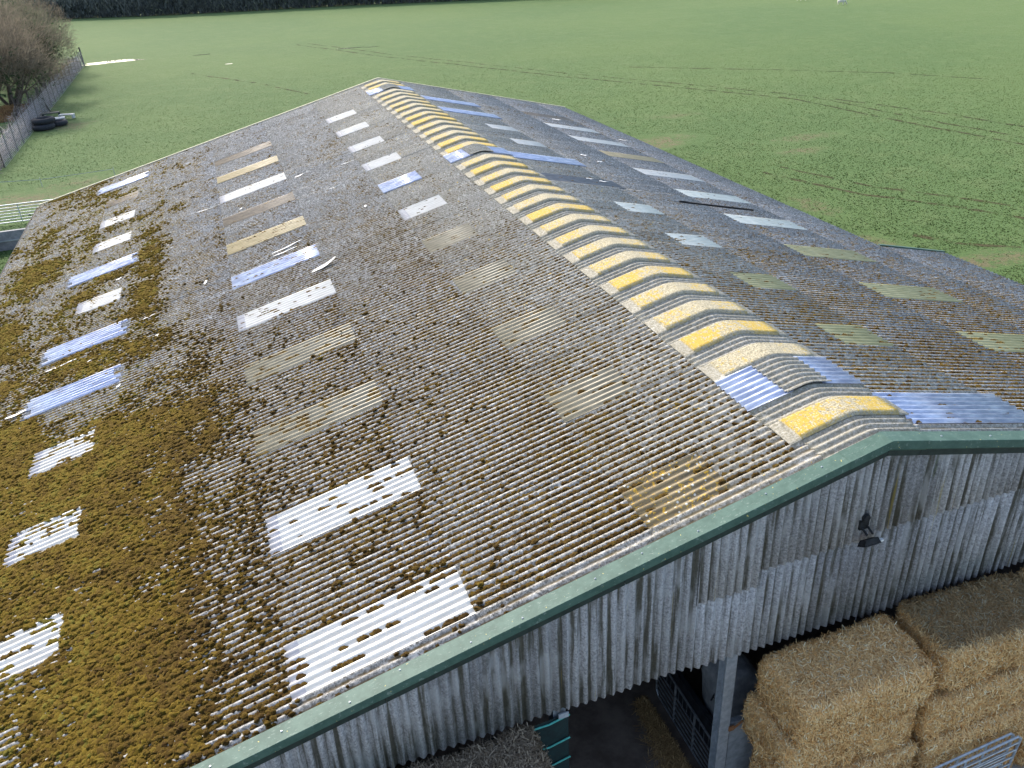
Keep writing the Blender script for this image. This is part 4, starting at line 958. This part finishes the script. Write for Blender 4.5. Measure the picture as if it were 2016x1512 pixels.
# ------------------------------------------------------------------ grass tufts over the near pasture
def blades(ng):
    N = ng.nodes; L = ng.links.new; out = []
    for i in range(3):
        j = N.new('GeometryNodeJoinGeometry')
        for b in range(7):
            co = N.new('GeometryNodeMeshCone'); co.fill_type = 'NONE'; co.inputs['Vertices'].default_value = 3; co.inputs['Radius Top'].default_value = .0; co.inputs['Radius Bottom'].default_value = .09; co.inputs['Depth'].default_value = random.uniform(.7, 1.2)
            tr = N.new('GeometryNodeTransform'); a = random.uniform(0, 6.28); r_ = random.uniform(.0, .5)
            tr.inputs['Translation'].default_value = (r_*math.cos(a), r_*math.sin(a), .0); tr.inputs['Rotation'].default_value = (random.uniform(-.9, .9), random.uniform(-.9, .9), random.uniform(0, 6))
            L(co.outputs[0], tr.inputs[0]); L(tr.outputs[0], j.inputs[0])
        out.append(j.outputs[0])
    return out
def M_tuft():
    k = NT('grass_blades'); t = k.attr('tint', 'INSTANCER')
    c = k.ramp(t, [(0, (.042,.082,.016)), (.5, (.072,.120,.025)), (.8, (.112,.150,.040)), (1, (.23,.19,.09))])
    tr = k.n('BsdfTranslucent'); k.l(c, tr.inputs[0]); mx = k.n('MixShader'); mx.inputs[0].default_value = .68
    k.fin(c, .6, spec=.25); k.l(k.b.outputs[0], mx.inputs[1]); k.l(tr.outputs[0], mx.inputs[2]); k.l(mx.outputs[0], k.out.inputs[0]); return k.m
nG = 380000; rr_ = RNG.uniform(0, 1, nG); dist = 22*(140/22)**rr_; ang = RNG.uniform(-.62, 1.12, nG)   # denser near the barn
x = CAM[0]+dist*np.sin(ang); y = CAM[1]+dist*np.cos(ang)
out_ = ~((x > -17.2) & (x < 10.6) & (y < LEN+.3)) & ~((y < Y_X+.2) & (x < 13.5) & (x > -30)) & (x > -23.2) & (y > 1)
wet_ = np.ones(nG, bool)
for (px, py, rx, ry, wt) in PATCH: wet_ &= ~((((x-px)/rx)**2+((y-py)/ry)**2 < 1.1) & (RNG.random(nG) < .92*wt))
for (cx_, cy_, rx, ry) in ((-20, 122, 6, 2), (10.6, 114, 3, .6)): wet_ &= ((x-cx_)/rx)**2+((y-cy_)/ry)**2 > 1
K = out_ & wet_; x, y, dist = x[K], y[K], dist[K]; n = len(x); sc = RNG.uniform(.026, .055, n)*(1-.55*sst(75, 138, dist))
tint = np.clip(.45+(fbm(x/6, y/6, 71)-.5)*.9+RNG.normal(0, .13, n), 0, .82); tint[RNG.random(n) < .02] = 1
scatter('grass', np.stack([x, y, np.full(n, GZ)], 1), np.stack([np.zeros(n), np.zeros(n), RNG.uniform(0, 6.28, n)], 1), np.stack([sc*1.5, sc*1.5, sc*RNG.uniform(.6, 1.2, n)], 1), tint, blades, M_tuft(), label='short grazed grass tufts of the pasture')
